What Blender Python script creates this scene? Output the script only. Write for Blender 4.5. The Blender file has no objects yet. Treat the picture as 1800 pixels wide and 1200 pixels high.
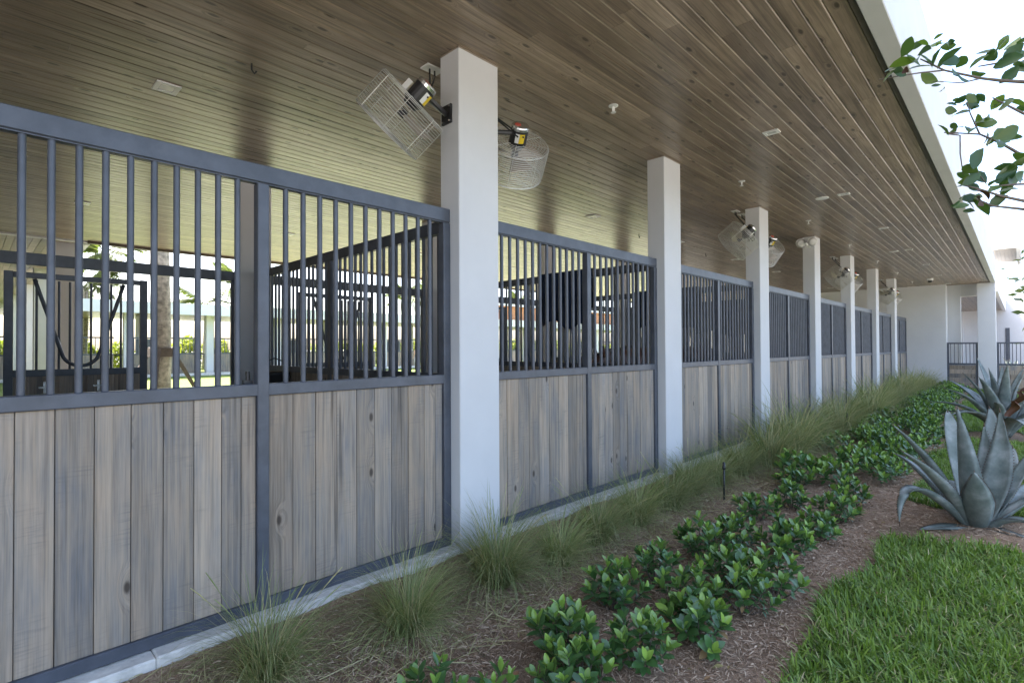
import bpy, bmesh, math, random
import numpy as np
from mathutils import Vector, Matrix, Euler
R = math.radians
rnd = random.Random(11)
rng = np.random.default_rng(7)
S = bpy.context.scene
COL = S.collection

# ------------------------------------------------------------------ camera, sky, sun, exposure
cam = bpy.data.cameras.new('camera'); camo = bpy.data.objects.new('camera', cam); COL.objects.link(camo)
cam.sensor_width = 36; cam.lens = 924.386 / 1800 * 36; cam.clip_start = .05; cam.clip_end = 3000
YAW, PITCH, ROLL = .80236, .01218, .00514
_f = Vector((math.sin(YAW) * math.cos(PITCH), math.cos(YAW) * math.cos(PITCH), math.sin(PITCH)))
_r0 = Vector((math.cos(YAW), -math.sin(YAW), 0)); _u0 = _r0.cross(_f)
_r = _r0 * math.cos(ROLL) - _u0 * math.sin(ROLL); _u = _r0 * math.sin(ROLL) + _u0 * math.cos(ROLL)
m4 = Matrix((_r, _u, -_f)).transposed().to_4x4(); m4.translation = Vector((0, -3.1, 1.47745))
camo.matrix_world = m4
S.camera = camo

W = bpy.data.worlds.new('World'); S.world = W; W.use_nodes = True
SUN_EL, SUN_ROT = R(58), R(-18)
nt = W.node_tree
bg = nt.nodes['Background']
sky = nt.nodes.new('ShaderNodeTexSky'); sky.sky_type = 'NISHITA'; sky.sun_disc = False
sky.sun_elevation = SUN_EL; sky.sun_rotation = SUN_ROT; sky.air_density = .8; sky.dust_density = 4.0; sky.ozone_density = .8
nt.links.new(sky.outputs[0], bg.inputs[0]); bg.inputs[1].default_value = .13
sl = bpy.data.lights.new('sun', 'SUN'); sl.energy = 3.6; sl.angle = R(.6); sl.color = (1, .955, .89)
so = bpy.data.objects.new('sun', sl); COL.objects.link(so)
sd = Vector((math.sin(SUN_ROT) * math.cos(SUN_EL), math.cos(SUN_ROT) * math.cos(SUN_EL), math.sin(SUN_EL)))
so.rotation_euler = sd.to_track_quat('Z', 'Y').to_euler(); so.location = (0, 30, 40)
S.view_settings.view_transform = 'Standard'; S.view_settings.look = 'None'
S.view_settings.exposure = 2.95; S.view_settings.gamma = 1; S.view_settings.use_curve_mapping = False
S.render.engine = 'CYCLES'
S.cycles.max_bounces = 10; S.cycles.diffuse_bounces = 6; S.cycles.glossy_bounces = 4
S.cycles.use_denoising = True

# ------------------------------------------------------------------ materials
def new_mat(name):
    m = bpy.data.materials.new(name); m.use_nodes = True
    t = m.node_tree; return m, t, t.nodes['Principled BSDF']
class NT:
    def __init__(s, t): s.t = t
    def __call__(s, typ, props=None, **ins):
        n = s.t.nodes.new('ShaderNode' + typ)
        for k, v in (props or {}).items(): setattr(n, k, v)
        for k, v in ins.items():
            key = int(k[1:]) if k[0] == '_' and k[1:].isdigit() else k.replace('_', ' ')
            sk = n.inputs[key]
            if hasattr(v, 'bl_idname') or isinstance(v, bpy.types.NodeSocket): s.t.links.new(v, sk)
            else: sk.default_value = v
        return n
    def math(s, op, a, b=0.0, clamp=False):
        n = s.t.nodes.new('ShaderNodeMath'); n.operation = op; n.use_clamp = clamp
        for i, v in enumerate((a, b)):
            if isinstance(v, bpy.types.NodeSocket): s.t.links.new(v, n.inputs[i])
            else: n.inputs[i].default_value = v
        return n.outputs[0]
    def ramp(s, fac, stops, interp='LINEAR'):
        n = s.t.nodes.new('ShaderNodeValToRGB'); n.color_ramp.interpolation = interp
        el = n.color_ramp.elements
        while len(el) < len(stops): el.new(.5)
        for e, (p, c) in zip(el, stops):
            e.position = p; e.color = c if len(c) == 4 else (*c, 1)
        s.t.links.new(fac, n.inputs[0]); return n.outputs[0]
    def mix(s, fac, a, b, mode='MIX'):
        n = s.t.nodes.new('ShaderNodeMix'); n.data_type = 'RGBA'; n.blend_type = mode
        for i, v in ((0, fac), (6, a), (7, b)):
            if isinstance(v, bpy.types.NodeSocket): s.t.links.new(v, n.inputs[i])
            else: n.inputs[i].default_value = v if not (isinstance(v, tuple) and len(v) == 3) else (*v, 1)
        return n.outputs[2]
def g3(v): return (v, v, v)

def mat_plain(name, col, rough=.5, metal=0, var=.0, scale=6, bump=0, bscale=60, spec=.5):
    m, t, b = new_mat(name); n = NT(t)
    b.inputs['Roughness'].default_value = rough; b.inputs['Metallic'].default_value = metal
    b.inputs['Specular IOR Level'].default_value = spec
    if var or bump: geo = n('NewGeometry').outputs['Position']
    if var:
        nz = n('TexNoise', Vector=geo, Scale=scale, Detail=5.0, Roughness=.6).outputs[0]
        lo = tuple(c * (1 - var) for c in col); hi = tuple(min(1, c * (1 + var)) for c in col)
        c = n.ramp(nz, [(.3, lo), (.7, hi)]); t.links.new(c, b.inputs['Base Color'])
    else: b.inputs['Base Color'].default_value = (*col, 1)
    if bump:
        nb = n('TexNoise', Vector=geo, Scale=bscale, Detail=4.0).outputs[0]
        bp = n('Bump', Strength=bump, Distance=.004, Height=nb); t.links.new(bp.outputs[0], b.inputs['Normal'])
    return m

def mat_wood(name, axis, cols, rough, spec=.4, knot=.35, tone_attr=False, bump=.25, kn=(3.2, .9), dark=(.035, .024, .017), tvar=.3, core_r=(.035, .085), wander=1.6, gl=.78, streak=(.12, .088, .06)):
    """weathered boards: grain runs along `axis` ('x' or 'z'); each board is its own sample of the wood"""
    m, t, b = new_mat(name); n = NT(t)
    pos = n('SeparateXYZ', Vector=n('NewGeometry').outputs['Position']).outputs
    tone = n('Attribute', {'attribute_name': 'tone'}).outputs['Fac'] if tone_attr else n('ObjectInfo').outputs['Random']
    r2 = n.math('FRACT', n.math('MULTIPLY', tone, 17.31))
    r3 = n.math('FRACT', n.math('MULTIPLY', tone, 91.7))
    if axis == 'z': across, along = n.math('ADD', pos[0], pos[1]), pos[2]
    else: across, along = pos[1], pos[0]
    off = n.math('MULTIPLY', tone, 53.0)
    a1 = n.math('ADD', across, off)
    # slow wander of the grain
    wv = n('CombineXYZ', X=n.math('MULTIPLY', a1, 3.0), Y=n.math('MULTIPLY', along, 1.3), Z=off).outputs[0]
    wn = n('TexNoise', Vector=wv, Scale=1.0, Detail=2.0).outputs[0]
    kv = n('CombineXYZ', X=n.math('MULTIPLY', a1, kn[0]), Y=n.math('ADD', n.math('MULTIPLY', along, kn[1]), off), Z=0.0).outputs[0]
    vor = n('TexVoronoi', {'voronoi_dimensions': '2D'}, Vector=kv, Scale=1.0, Randomness=1.0)
    has = n.math('LESS_THAN', n('SeparateColor', Color=vor.outputs['Color']).outputs[0], knot)
    dist = vor.outputs['Distance']
    near = n.math('MULTIPLY', n('MapRange', {'interpolation_type': 'SMOOTHSTEP'}, Value=dist, From_Min=.03, From_Max=.24, To_Min=1.0, To_Max=0.0).outputs[0], has)
    core = n.math('MULTIPLY', n('MapRange', {'interpolation_type': 'SMOOTHSTEP'}, Value=dist, From_Min=core_r[0], From_Max=core_r[1], To_Min=1.0, To_Max=0.0).outputs[0], has)
    gx = n.math('ADD', n.math('MULTIPLY', a1, 40.0), n.math('ADD', n.math('MULTIPLY', wn, wander), n.math('MULTIPLY', near, 3.5)))
    gv = n('CombineXYZ', X=gx, Y=n.math('MULTIPLY', along, 1.1), Z=off).outputs[0]
    grain = n('TexNoise', Vector=gv, Scale=1.0, Detail=5.0, Roughness=.62).outputs[0]
    fine = n('TexNoise', Vector=n('CombineXYZ', X=n.math('MULTIPLY', a1, 230.0), Y=n.math('MULTIPLY', along, 6.0), Z=off).outputs[0], Scale=1.0, Detail=3.0).outputs[0]
    blot = n('TexNoise', Vector=n('CombineXYZ', X=n.math('MULTIPLY', a1, 6.0), Y=n.math('MULTIPLY', along, 1.7), Z=off).outputs[0], Scale=1.0, Detail=4.0, Roughness=.6).outputs[0]
    c = n.ramp(n.math('ADD', n.math('MULTIPLY', blot, .84), n.math('MULTIPLY', r3, .16)), [(.28, cols[0]), (.5, cols[1]), (.72, cols[2])])
    gr = n.ramp(grain, [(.33, g3(gl)), (.52, g3(1.0)), (.7, g3(1.1))])
    c = n.mix(1.0, c, gr, 'MULTIPLY')
    fr = n.ramp(fine, [(.3, g3(.86)), (.6, g3(1.04))])
    c = n.mix(1.0, c, fr, 'MULTIPLY')
    s2 = n('TexNoise', Vector=n('CombineXYZ', X=n.math('ADD', n.math('MULTIPLY', a1, 95.0), n.math('MULTIPLY', near, 4.0)), Y=n.math('MULTIPLY', along, .8), Z=off).outputs[0], Scale=1.0, Detail=2.0).outputs[0]
    c = n.mix(n('MapRange', Value=s2, From_Min=.48, From_Max=.72, To_Max=.4).outputs[0], c, streak)
    tv = n.math('ADD', n.math('MULTIPLY', n.math('SUBTRACT', r2, .5), tvar * 2), 1.0)
    tc = n('CombineColor', Red=tv, Green=tv, Blue=tv).outputs[0]
    c = n.mix(1.0, c, tc, 'MULTIPLY')
    # dark mineral streaks on a few boards
    st = n('TexNoise', Vector=n('CombineXYZ', X=n.math('MULTIPLY', a1, 22.0), Y=n.math('MULTIPLY', along, .55), Z=off).outputs[0], Scale=1.0, Detail=3.0).outputs[0]
    sm = n.math('MULTIPLY', n('MapRange', Value=st, From_Min=.615, From_Max=.71).outputs[0], .6)
    c = n.mix(sm, c, dark)
    c = n.mix(n.math('MULTIPLY', core, .85), c, dark)
    t.links.new(c, b.inputs['Base Color'])
    if axis == 'z':
        saw = n('TexNoise', Vector=n('CombineXYZ', X=n.math('MULTIPLY', a1, 7.0), Y=n.math('MULTIPLY', along, 95.0), Z=off).outputs[0], Scale=1.0, Detail=2.0).outputs[0]
        pat = n('TexNoise', Vector=n('CombineXYZ', X=n.math('MULTIPLY', a1, 5.0), Y=n.math('MULTIPLY', along, 3.0), Z=off).outputs[0], Scale=1.0, Detail=2.0).outputs[0]
        sw = n.math('MULTIPLY', n('MapRange', Value=saw, From_Min=.5, From_Max=.7).outputs[0], n('MapRange', Value=pat, From_Min=.5, From_Max=.62, To_Max=.4).outputs[0])
        c = n.mix(sw, c, (.15, .135, .12)); t.links.new(c, b.inputs['Base Color'])
    b.inputs['Specular IOR Level'].default_value = spec
    rr = n('MapRange', Value=grain, From_Min=.3, From_Max=.7, To_Min=rough + .08, To_Max=rough - .05).outputs[0]
    t.links.new(rr, b.inputs['Roughness'])
    if bump:
        bp = n('Bump', Strength=bump, Distance=.0025, Height=n.math('ADD', grain, n.math('MULTIPLY', fine, .5))); t.links.new(bp.outputs[0], b.inputs['Normal'])
    return m

def mat_leaf(name, young, old, rough=.38, spec=.5, trans=.25, var=.25, attr=True, back=None):
    m, t, b = new_mat(name); n = NT(t)
    tone = n('Attribute', {'attribute_name': 'tone'}).outputs['Fac'] if attr else n('ObjectInfo').outputs['Random']
    geo = n('NewGeometry')
    orr = n('ObjectInfo').outputs['Random']
    c = n.mix(tone, old, young)
    nz = n('TexNoise', Vector=geo.outputs['Position'], Scale=14.0, Detail=3.0).outputs[0]
    v = n.math('ADD', n.math('MULTIPLY', n.math('ADD', nz, n.math('MULTIPLY', orr, .8)), var), 1 - var * .9)
    c = n.mix(1.0, c, n('CombineColor', Red=v, Green=v, Blue=v).outputs[0], 'MULTIPLY')
    if back: c = n.mix(geo.outputs['Backfacing'], c, back)
    t.links.new(c, b.inputs['Base Color'])
    b.inputs['Roughness'].default_value = rough; b.inputs['Specular IOR Level'].default_value = spec
    if trans:
        tr = n('BsdfTranslucent', Color=n.mix(1.0, c, (1.3, 1.5, .6), 'MULTIPLY'))
        mx = n('MixShader', Fac=trans); t.links.new(b.outputs[0], mx.inputs[1]); t.links.new(tr.outputs[0], mx.inputs[2])
        t.links.new(mx.outputs[0], t.nodes['Material Output'].inputs[0])
    return m

def mat_stucco(name, col):
    m, t, b = new_mat(name); n = NT(t)
    p = n('NewGeometry').outputs['Position']
    nz = n('TexNoise', Vector=p, Scale=1.3, Detail=6.0, Roughness=.65).outputs[0]
    sp = n('SeparateXYZ', Vector=p).outputs
    c = n.ramp(nz, [(.3, tuple(x * .93 for x in col)), (.65, col)])
    # splash dirt near the soil
    low = n('MapRange', Value=n.math('ADD', sp[2], n.math('MULTIPLY', n('TexNoise', Vector=p, Scale=9.0, Detail=4.0).outputs[0], .35)), From_Min=.05, From_Max=.42, To_Min=.6, To_Max=0.0).outputs[0]
    c = n.mix(low, c, (.33, .29, .25))
    t.links.new(c, b.inputs['Base Color']); b.inputs['Roughness'].default_value = .72; b.inputs['Specular IOR Level'].default_value = .3
    bn = n('TexNoise', Vector=p, Scale=130.0, Detail=3.0).outputs[0]
    bp = n('Bump', Strength=.12, Distance=.003, Height=bn); t.links.new(bp.outputs[0], b.inputs['Normal'])
    return m

M = {}
M['white'] = mat_stucco('white_stucco', (.62, .617, .608))
M['metal'] = mat_plain('charcoal_paint', (.072, .08, .097), .38, 0, .24, 7, .1, 240)
M['fascia_dimmed_white'] = mat_plain('fascia_dimmed_white', (.5, .497, .49), .7, 0, .05, 2, .1, 120)  # column white, darkened to hold back overexposure on the fascia
M['plank'] = mat_wood('stall_board', 'z', [(.178, .178, .18), (.288, .245, .198), (.385, .292, .208)], .62, .3, .5, gl=.72, tvar=.24, kn=(3.6, 1.7), bump=.35, core_r=(.026, .07), streak=(.50, .385, .26))
M['ceil'] = mat_wood('soffit_board', 'x', [(.205, .15, .108), (.292, .22, .158), (.375, .288, .212)], .31, .46, .55, tone_attr=True, tvar=.2, kn=(6.0, 2.2), bump=.035, dark=(.045, .03, .02), core_r=(.05, .115), gl=.6)
M['ceil_dark'] = mat_plain('soffit_groove', (.25, .2, .15), .6, 0, .2, 8)
M['soffit'] = mat_plain('soffit_trim', (.10, .075, .055), .5, 0, .2, 8)
M['concrete'] = mat_plain('pale_concrete', (.66, .63, .57), .85, 0, .22, 14, .5, 60)
M['floor'] = mat_plain('packed_floor', (.27, .22, .17), .9, 0, .3, 4, .4, 40)
M['aisle'] = mat_plain('paver_aisle', (.30, .28, .25), .8, 0, .15, 6, .2, 40)
M['bounce_ground'] = mat_plain('neutral_bounce_ground', (.2, .19, .178), .9, 0, .2, 2)  # invented outer ground colour, chosen for neutral bounced light
M['path'] = mat_plain('sunlit_path', (.55, .53, .5), .85, 0, .1, 3)
M['steel'] = mat_plain('galvanised_wire', (.56, .55, .51), .38, .4, .1, 30)
M['chrome'] = mat_plain('bright_steel', (.7, .7, .68), .22, .9)
M['pale_soffit'] = mat_plain('pale_soffit', (.42, .37, .31), .5, 0, .15, 4)
M['black'] = mat_plain('black_plastic', (.02, .02, .021), .42, 0, .2, 20)
M['label_white'] = mat_plain('white_label', (.72, .72, .7), .5)
M['label_yellow'] = mat_plain('yellow_label', (.72, .52, .03), .45)
M['label_red'] = mat_plain('red_label', (.5, .08, .05), .45)
M['blade_metal'] = mat_plain('fan_blade', (.42, .36, .29), .5, .2)
M['fixture'] = mat_plain('white_fixture', (.76, .75, .72), .4)
M['glass'] = mat_plain('frosted_lens', (.55, .54, .5), .2)
M['trunkp'] = mat_plain('palm_bark', (.27, .25, .215), .9, 0, .55, 9, .9, 25)
M['bark'] = mat_plain('twig_bark', (.13, .1, .075), .8, 0, .3, 30, .4, 90)
M['prop'] = mat_plain('prop_timber', (.09, .075, .065), .8, 0, .3, 8)
M['navy'] = mat_plain('navy_cloth', (.012, .022, .05), .85, 0, .3, 5, .3, 90, .2)
M['bay'] = mat_plain('bay_coat', (.075, .027, .014), .45, 0, .3, 5)
M['darkcoat'] = mat_plain('dark_coat', (.018, .013, .011), .45, 0, .3, 5)
M['orange'] = mat_plain('cedar_cladding', (.42, .19, .07), .55, 0, .2, 4)
M['skin'] = mat_plain('skin', (.45, .27, .19), .5)
M['hair'] = mat_plain('hair', (.04, .025, .015), .6)
M['shirt'] = mat_plain('white_blue_shirt', (.55, .62, .75), .8)
M['trouser'] = mat_plain('pale_trousers', (.5, .48, .44), .8)
M['redcloth'] = mat_plain('red_cloth', (.5, .1, .06), .8)
M['ficus'] = mat_leaf('ficus_leaf', (.23, .36, .06), (.058, .135, .038), .30, .5, .10, .35)
M['treeleaf'] = mat_leaf('tree_leaf', (.14, .2, .035), (.04, .085, .03), .4, .5, .3, .3)
M['sapleaf'] = mat_leaf('sapling_leaf', (.24, .27, .07), (.08, .13, .04), .4, .5, .35, .3)
M['deadleaf'] = mat_leaf('dead_leaf', (.12, .06, .04), (.06, .03, .02), .6, .3, .1, .3)
M['litter'] = mat_leaf('fallen_leaf', (.38, .33, .14), (.25, .13, .06), .6, .3, .1, .3)
M['tuft'] = mat_leaf('tuft_blade', (.58, .48, .27), (.19, .25, .085), .5, .35, .22, .3)
M['turf'] = mat_leaf('turf_blade', (.235, .325, .06), (.095, .17, .03), .45, .4, .28, .3)
M['hedge'] = mat_leaf('hedge_leaf', (.36, .36, .08), (.13, .17, .04), .5, .4, .25, .35)
M['frond'] = mat_leaf('palm_frond', (.15, .17, .05), (.05, .075, .022), .45, .4, .25, .3)
M['mulch_chip'] = mat_leaf('mulch_shred', (.60, .46, .32), (.25, .16, .098), .85, .15, 0, .3)
M['turf_soil'] = mat_plain('turf_thatch', (.08, .11, .03), .95, 0, .5, 40)

def mat_mulch():
    m, t, b = new_mat('mulch'); n = NT(t)
    p = n('NewGeometry').outputs['Position']
    a = n('TexNoise', Vector=p, Scale=70.0, Detail=6.0, Roughness=.7, Distortion=1.2).outputs[0]
    c = n.ramp(a, [(.28, (.14, .088, .052)), (.48, (.295, .20, .128)), (.62, (.40, .285, .19)), (.75, (.50, .375, .26))])
    l = n('TexNoise', Vector=p, Scale=2.2, Detail=3.0).outputs[0]
    c = n.mix(1.0, c, n.ramp(l, [(.3, g3(.8)), (.7, g3(1.15))]), 'MULTIPLY')
    t.links.new(c, b.inputs['Base Color']); b.inputs['Roughness'].default_value = .95; b.inputs['Specular IOR Level'].default_value = .15
    bp = n('Bump', Strength=.9, Distance=.012, Height=a); t.links.new(bp.outputs[0], b.inputs['Normal'])
    return m
M['mulch'] = mat_mulch()
def mat_grass(name, c0, c1):
    m, t, b = new_mat(name); n = NT(t)
    p = n('NewGeometry').outputs['Position']
    a = n('TexNoise', Vector=p, Scale=26.0, Detail=8.0, Roughness=.75).outputs[0]
    l = n('TexNoise', Vector=p, Scale=.7, Detail=3.0).outputs[0]
    c = n.ramp(n.math('ADD', n.math('MULTIPLY', a, .7), n.math('MULTIPLY', l, .3)), [(.35, c0), (.65, c1)])
    t.links.new(c, b.inputs['Base Color']); b.inputs['Roughness'].default_value = .9; b.inputs['Specular IOR Level'].default_value = .2
    bp = n('Bump', Strength=.8, Distance=.03, Height=a); t.links.new(bp.outputs[0], b.inputs['Normal'])
    return m
M['lawn_far'] = mat_grass('sunlit_lawn', (.10, .15, .03), (.19, .235, .06))
def mat_agave():
    m, t, b = new_mat('agave_skin'); n = NT(t)
    p = n('NewGeometry').outputs['Position']
    a = n('TexNoise', Vector=p, Scale=7.0, Detail=5.0, Roughness=.6).outputs[0]
    tone = n('Attribute', {'attribute_name': 'tone'}).outputs['Fac']   # 0 leaf, 1 thorn and margin
    c = n.ramp(a, [(.3, (.10, .128, .115)), (.5, (.175, .208, .19)), (.7, (.31, .335, .315))])
    c = n.mix(tone, c, (.09, .05, .03))
    t.links.new(c, b.inputs['Base Color']); b.inputs['Roughness'].default_value = .5; b.inputs['Specular IOR Level'].default_value = .35
    w = n('TexWave', {'bands_direction': 'DIAGONAL'}, Vector=p, Scale=3.0, Distortion=9.0, Detail=2.0).outputs[1]
    bp = n('Bump', Strength=.15, Distance=.004, Height=w); t.links.new(bp.outputs[0], b.inputs['Normal'])
    return m
M['agave'] = mat_agave()

# ------------------------------------------------------------------ geometry helpers
def tag(o, label=None, cat=None, group=None, kind=None):
    if label: o['label'] = label
    if cat: o['category'] = cat
    if group: o['group'] = group
    if kind: o['kind'] = kind
    return o
def empty(name, loc=(0, 0, 0), label=None, cat=None, group=None, rz=0):
    o = bpy.data.objects.new(name, None); COL.objects.link(o); o.location = loc; o.rotation_euler = (0, 0, rz)
    o.empty_display_size = .1
    return tag(o, label, cat, group)
def link(name, me, parent=None, loc=(0, 0, 0)):
    o = bpy.data.objects.new(name, me); COL.objects.link(o); o.location = loc
    if parent: o.parent = parent
    return o
def copy_tree(o, parent=None):
    c = o.copy(); COL.objects.link(c); c.parent = parent
    for ch in list(o.children): copy_tree(ch, c)
    return c

class MB:
    """collects simple solids, builds ONE mesh"""
    def __init__(s): s.v = []; s.f = []; s.t = []; s.m = []
    def add(s, vs, fs, tone=0., mi=0):
        o = len(s.v); s.v += [tuple(v) for v in vs]; s.f += [tuple(i + o for i in f) for f in fs]
        s.t += [tone] * len(vs); s.m += [mi] * len(fs)
    def box(s, x0, x1, y0, y1, z0, z1, tone=0., mi=0, ch=0.):
        if ch <= 0:
            vs = [(x, y, z) for z in (z0, z1) for y in (y0, y1) for x in (x0, x1)]
            s.add(vs, [(0, 2, 3, 1), (4, 5, 7, 6), (0, 1, 5, 4), (2, 6, 7, 3), (0, 4, 6, 2), (1, 3, 7, 5)], tone, mi); return
        bm = bmesh.new(); bmesh.ops.create_cube(bm, size=1)
        for v in bm.verts: v.co = Vector(((x0 + x1) / 2 + v.co.x * (x1 - x0), (y0 + y1) / 2 + v.co.y * (y1 - y0), (z0 + z1) / 2 + v.co.z * (z1 - z0)))
        bmesh.ops.bevel(bm, geom=list(bm.edges), offset=ch, segments=1, affect='EDGES')
        bm.verts.index_update()
        s.add([v.co[:] for v in bm.verts], [[v.index for v in f.verts] for f in bm.faces], tone, mi); bm.free()
    def tube(s, pts, r, n=6, tone=0., mi=0, cap=True, closed=False):
        pts = [Vector(p) for p in pts]; k = len(pts)
        rs = r if isinstance(r, (list, tuple)) else [r] * k
        vs = []; up = None
        for i, p in enumerate(pts):
            if closed: d = pts[(i + 1) % k] - pts[i - 1]
            else: d = pts[min(i + 1, k - 1)] - pts[max(i - 1, 0)]
            d.normalize()
            if up is None: up = d.orthogonal().normalized()
            up = (up - d * up.dot(d)).normalized(); w = d.cross(up)
            for j in range(n):
                a = 2 * math.pi * j / n
                vs.append(p + (up * math.cos(a) + w * math.sin(a)) * rs[i])
        fs = []
        for i in range(k if closed else k - 1):
            i2 = (i + 1) % k
            for j in range(n): fs.append((i * n + j, i * n + (j + 1) % n, i2 * n + (j + 1) % n, i2 * n + j))
        if cap and not closed: fs += [tuple(range(n - 1, -1, -1)), tuple((k - 1) * n + j for j in range(n))]
        s.add(vs, fs, tone, mi)
    def lathe(s, prof, n=16, org=(0, 0, 0), mat=None, tone=0., mi=0):
        """prof: (radius, height) pairs round the local z axis, placed by a 3x3/4x4 matrix"""
        vs = []
        for r, h in prof:
            for j in range(n):
                a = 2 * math.pi * j / n; p = Vector((r * math.cos(a), r * math.sin(a), h))
                vs.append((mat @ p if mat else p) + Vector(org))
        fs = [(i * n + j, i * n + (j + 1) % n, (i + 1) * n + (j + 1) % n, (i + 1) * n + j) for i in range(len(prof) - 1) for j in range(n)]
        fs += [tuple(range(n - 1, -1, -1)), tuple((len(prof) - 1) * n + j for j in range(n))]
        s.add(vs, fs, tone, mi)
    def mesh(s, name, mats, smooth=False):
        me = bpy.data.meshes.new(name); me.from_pydata(s.v, [], s.f)
        for mm in (mats if isinstance(mats, (list, tuple)) else [mats]): me.materials.append(mm)
        if any(s.m): me.polygons.foreach_set('material_index', s.m)
        at = me.attributes.new('tone', 'FLOAT', 'POINT'); at.data.foreach_set('value', s.t)
        if smooth: me.polygons.foreach_set('use_smooth', [True] * len(me.polygons))
        me.update(); return me
    def build(s, name, mats, parent=None, smooth=False, loc=(0, 0, 0)): return link(name, s.mesh(name, mats, smooth), parent, loc)

def np_mesh(name, V, F, tone, mat, smooth=False):
    """V (n,3), F list of (array (m,k)) blocks"""
    me = bpy.data.meshes.new(name)
    me.vertices.add(len(V)); me.vertices.foreach_set('co', np.ascontiguousarray(V, dtype=np.float32).ravel())
    li = np.concatenate([f.ravel() for f in F]).astype(np.int32)
    tot = np.concatenate([np.full(len(f), f.shape[1], dtype=np.int32) for f in F])
    st = np.concatenate([[0], np.cumsum(tot)[:-1]]).astype(np.int32)
    me.loops.add(len(li)); me.loops.foreach_set('vertex_index', li)
    me.polygons.add(len(tot)); me.polygons.foreach_set('loop_start', st); me.polygons.foreach_set('loop_total', tot)
    if smooth: me.polygons.foreach_set('use_smooth', np.ones(len(tot), dtype=bool))
    me.materials.append(mat)
    at = me.attributes.new('tone', 'FLOAT', 'POINT'); at.data.foreach_set('value', np.ascontiguousarray(tone, dtype=np.float32))
    me.update(calc_edges=True); return me
def one(name, x0, x1, y0, y1, z0, z1, mat, parent=None, ch=0., tone=0.):
    b = MB(); b.box(x0, x1, y0, y1, z0, z1, tone, 0, ch); return b.build(name, mat, parent)
ORD = ['nearest', 'second', 'third', 'fourth', 'fifth', 'sixth', 'seventh', 'eighth', 'ninth']

# ------------------------------------------------------------------ dimensions (metres; x runs along the barn front, y into the barn)
HC = 3.738            # soffit
X1, PITCHX, CW = 2.54, 3.1527, .412
CY0, CY1 = -.105, .118
HT, HM = 2.53, 1.281
YE = -2.365           # inner edge of the eave beam
YB = 10.85            # back eave
XEND = 25.2
YBK = 4.6             # back fronts of the stalls

# ------------------------------------------------------------------ setting: ground
def sheet(name, x0, x1, y0, y1, z, mat, kind='structure', label=None, cat=None):
    me = bpy.data.meshes.new(name); me.from_pydata([(x0, y0, z), (x1, y0, z), (x1, y1, z), (x0, y1, z)], [], [(0, 1, 2, 3)]); me.materials.append(mat)
    o = link(name, me); o['kind'] = kind; return o
sheet('ground', -900, 900, -900, 900, -.24, M['bounce_ground'])
def lawn_mask(x, y):
    """True where turf grows (numpy arrays)"""
    edge = -2.24 + .07 * np.sin(x * 2.1 + .6) + .04 * np.sin(x * 5.3) + np.where(x > 9, (x - 9) * .028, 0) + np.where(x < 4, -(4 - x) * .05, 0)
    pit = (np.abs(x - 6.08 + .05 * np.sin(y * 7)) < .62 + .05 * np.sin(y * 13)) & (y > -3.3 + .05 * np.sin(x * 9))
    pit2 = ((x - 12.5) / .9) ** 2 + ((y + 2.85) / .5) ** 2 < 1 + .2 * np.sin(x * 9)
    return (y < edge) & ~pit & ~pit2
def ground_z(x, y):
    z = -.135 + .085 * np.clip((y + .55) / .45, 0, 1) ** 1.5
    z = z + .012 * np.sin(x * 3.1 + y * 2.3) * np.cos(y * 4.1 - x * 1.7) + .008 * np.sin(x * 7.7 - y * 6.1)
    return z + .05 * np.exp(-(((x - 6.1) / .7) ** 2 + ((y + 2.8) / .45) ** 2))
def grid_mesh(name, xs, ys, mat, zf, mask=None):
    X, Y = np.meshgrid(xs, ys); nx, ny = len(xs), len(ys)
    V = np.stack([X, Y, zf(X, Y)], -1).reshape(-1, 3)
    i = (np.arange(ny - 1)[:, None] * nx + np.arange(nx - 1)[None]).ravel()
    F = np.stack([i, i + 1, i + nx + 1, i + nx], -1)
    if mask is not None:
        c = V[F].mean(1); F = F[mask(c[:, 0], c[:, 1])]
    return np_mesh(name, V, [F], np.zeros(len(V)), mat, True)
def mulch_z(X, Y):
    h = np.sin(X * 61 + Y * 23) * np.sin(Y * 57 - X * 31) + .7 * np.sin(X * 113 - Y * 97) * np.sin(Y * 131 + X * 45)
    return ground_z(X, Y) + .004 * h
xs = np.concatenate([np.arange(-30, -3, .5), np.arange(-3, 7, .035), np.arange(7, 14, .08), np.arange(14, 30.1, .25)])
o = link('mulch_bed', grid_mesh('mulch_bed', xs, np.arange(-3.6, -.09, .035), M['mulch'], mulch_z)); o['kind'] = 'structure'
o = link('lawn', grid_mesh('lawn', np.concatenate([np.arange(-3, 8, .05), np.arange(8, 32, .2)]), np.concatenate([np.arange(-6, -3.6, .3), np.arange(-3.6, -2, .05)]), M['turf_soil'], lambda X, Y: ground_z(X, Y) + .012, lawn_mask)); o['kind'] = 'structure'
one('barn_floor', -30, 24.95, .1, 4.7, -.3, -.004, M['floor'])['kind'] = 'structure'
one('barn_aisle', -30, 24.95, 4.71, 11.2, -.3, -.01, M['aisle'])['kind'] = 'structure'
sheet('courtyard_lawn', -40, 90, 11.2, 60, -.10, M['lawn_far'])
sheet('courtyard_path', -40, 90, 16.2, 19.2, -.09, M['path'])
def curb():
    b = MB(); x = -30.0
    while x < 24.9:
        L = rnd.uniform(.35, .8); w = rnd.uniform(-.006, .006)
        b.box(x, min(x + L, 24.98), -.098 + w, .06, -.3, -.004 + rnd.uniform(-.004, .003), 0, 0, .008); x += L
    return b
o = curb().build('concrete_curb', M['concrete']); o['kind'] = 'structure'

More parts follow.
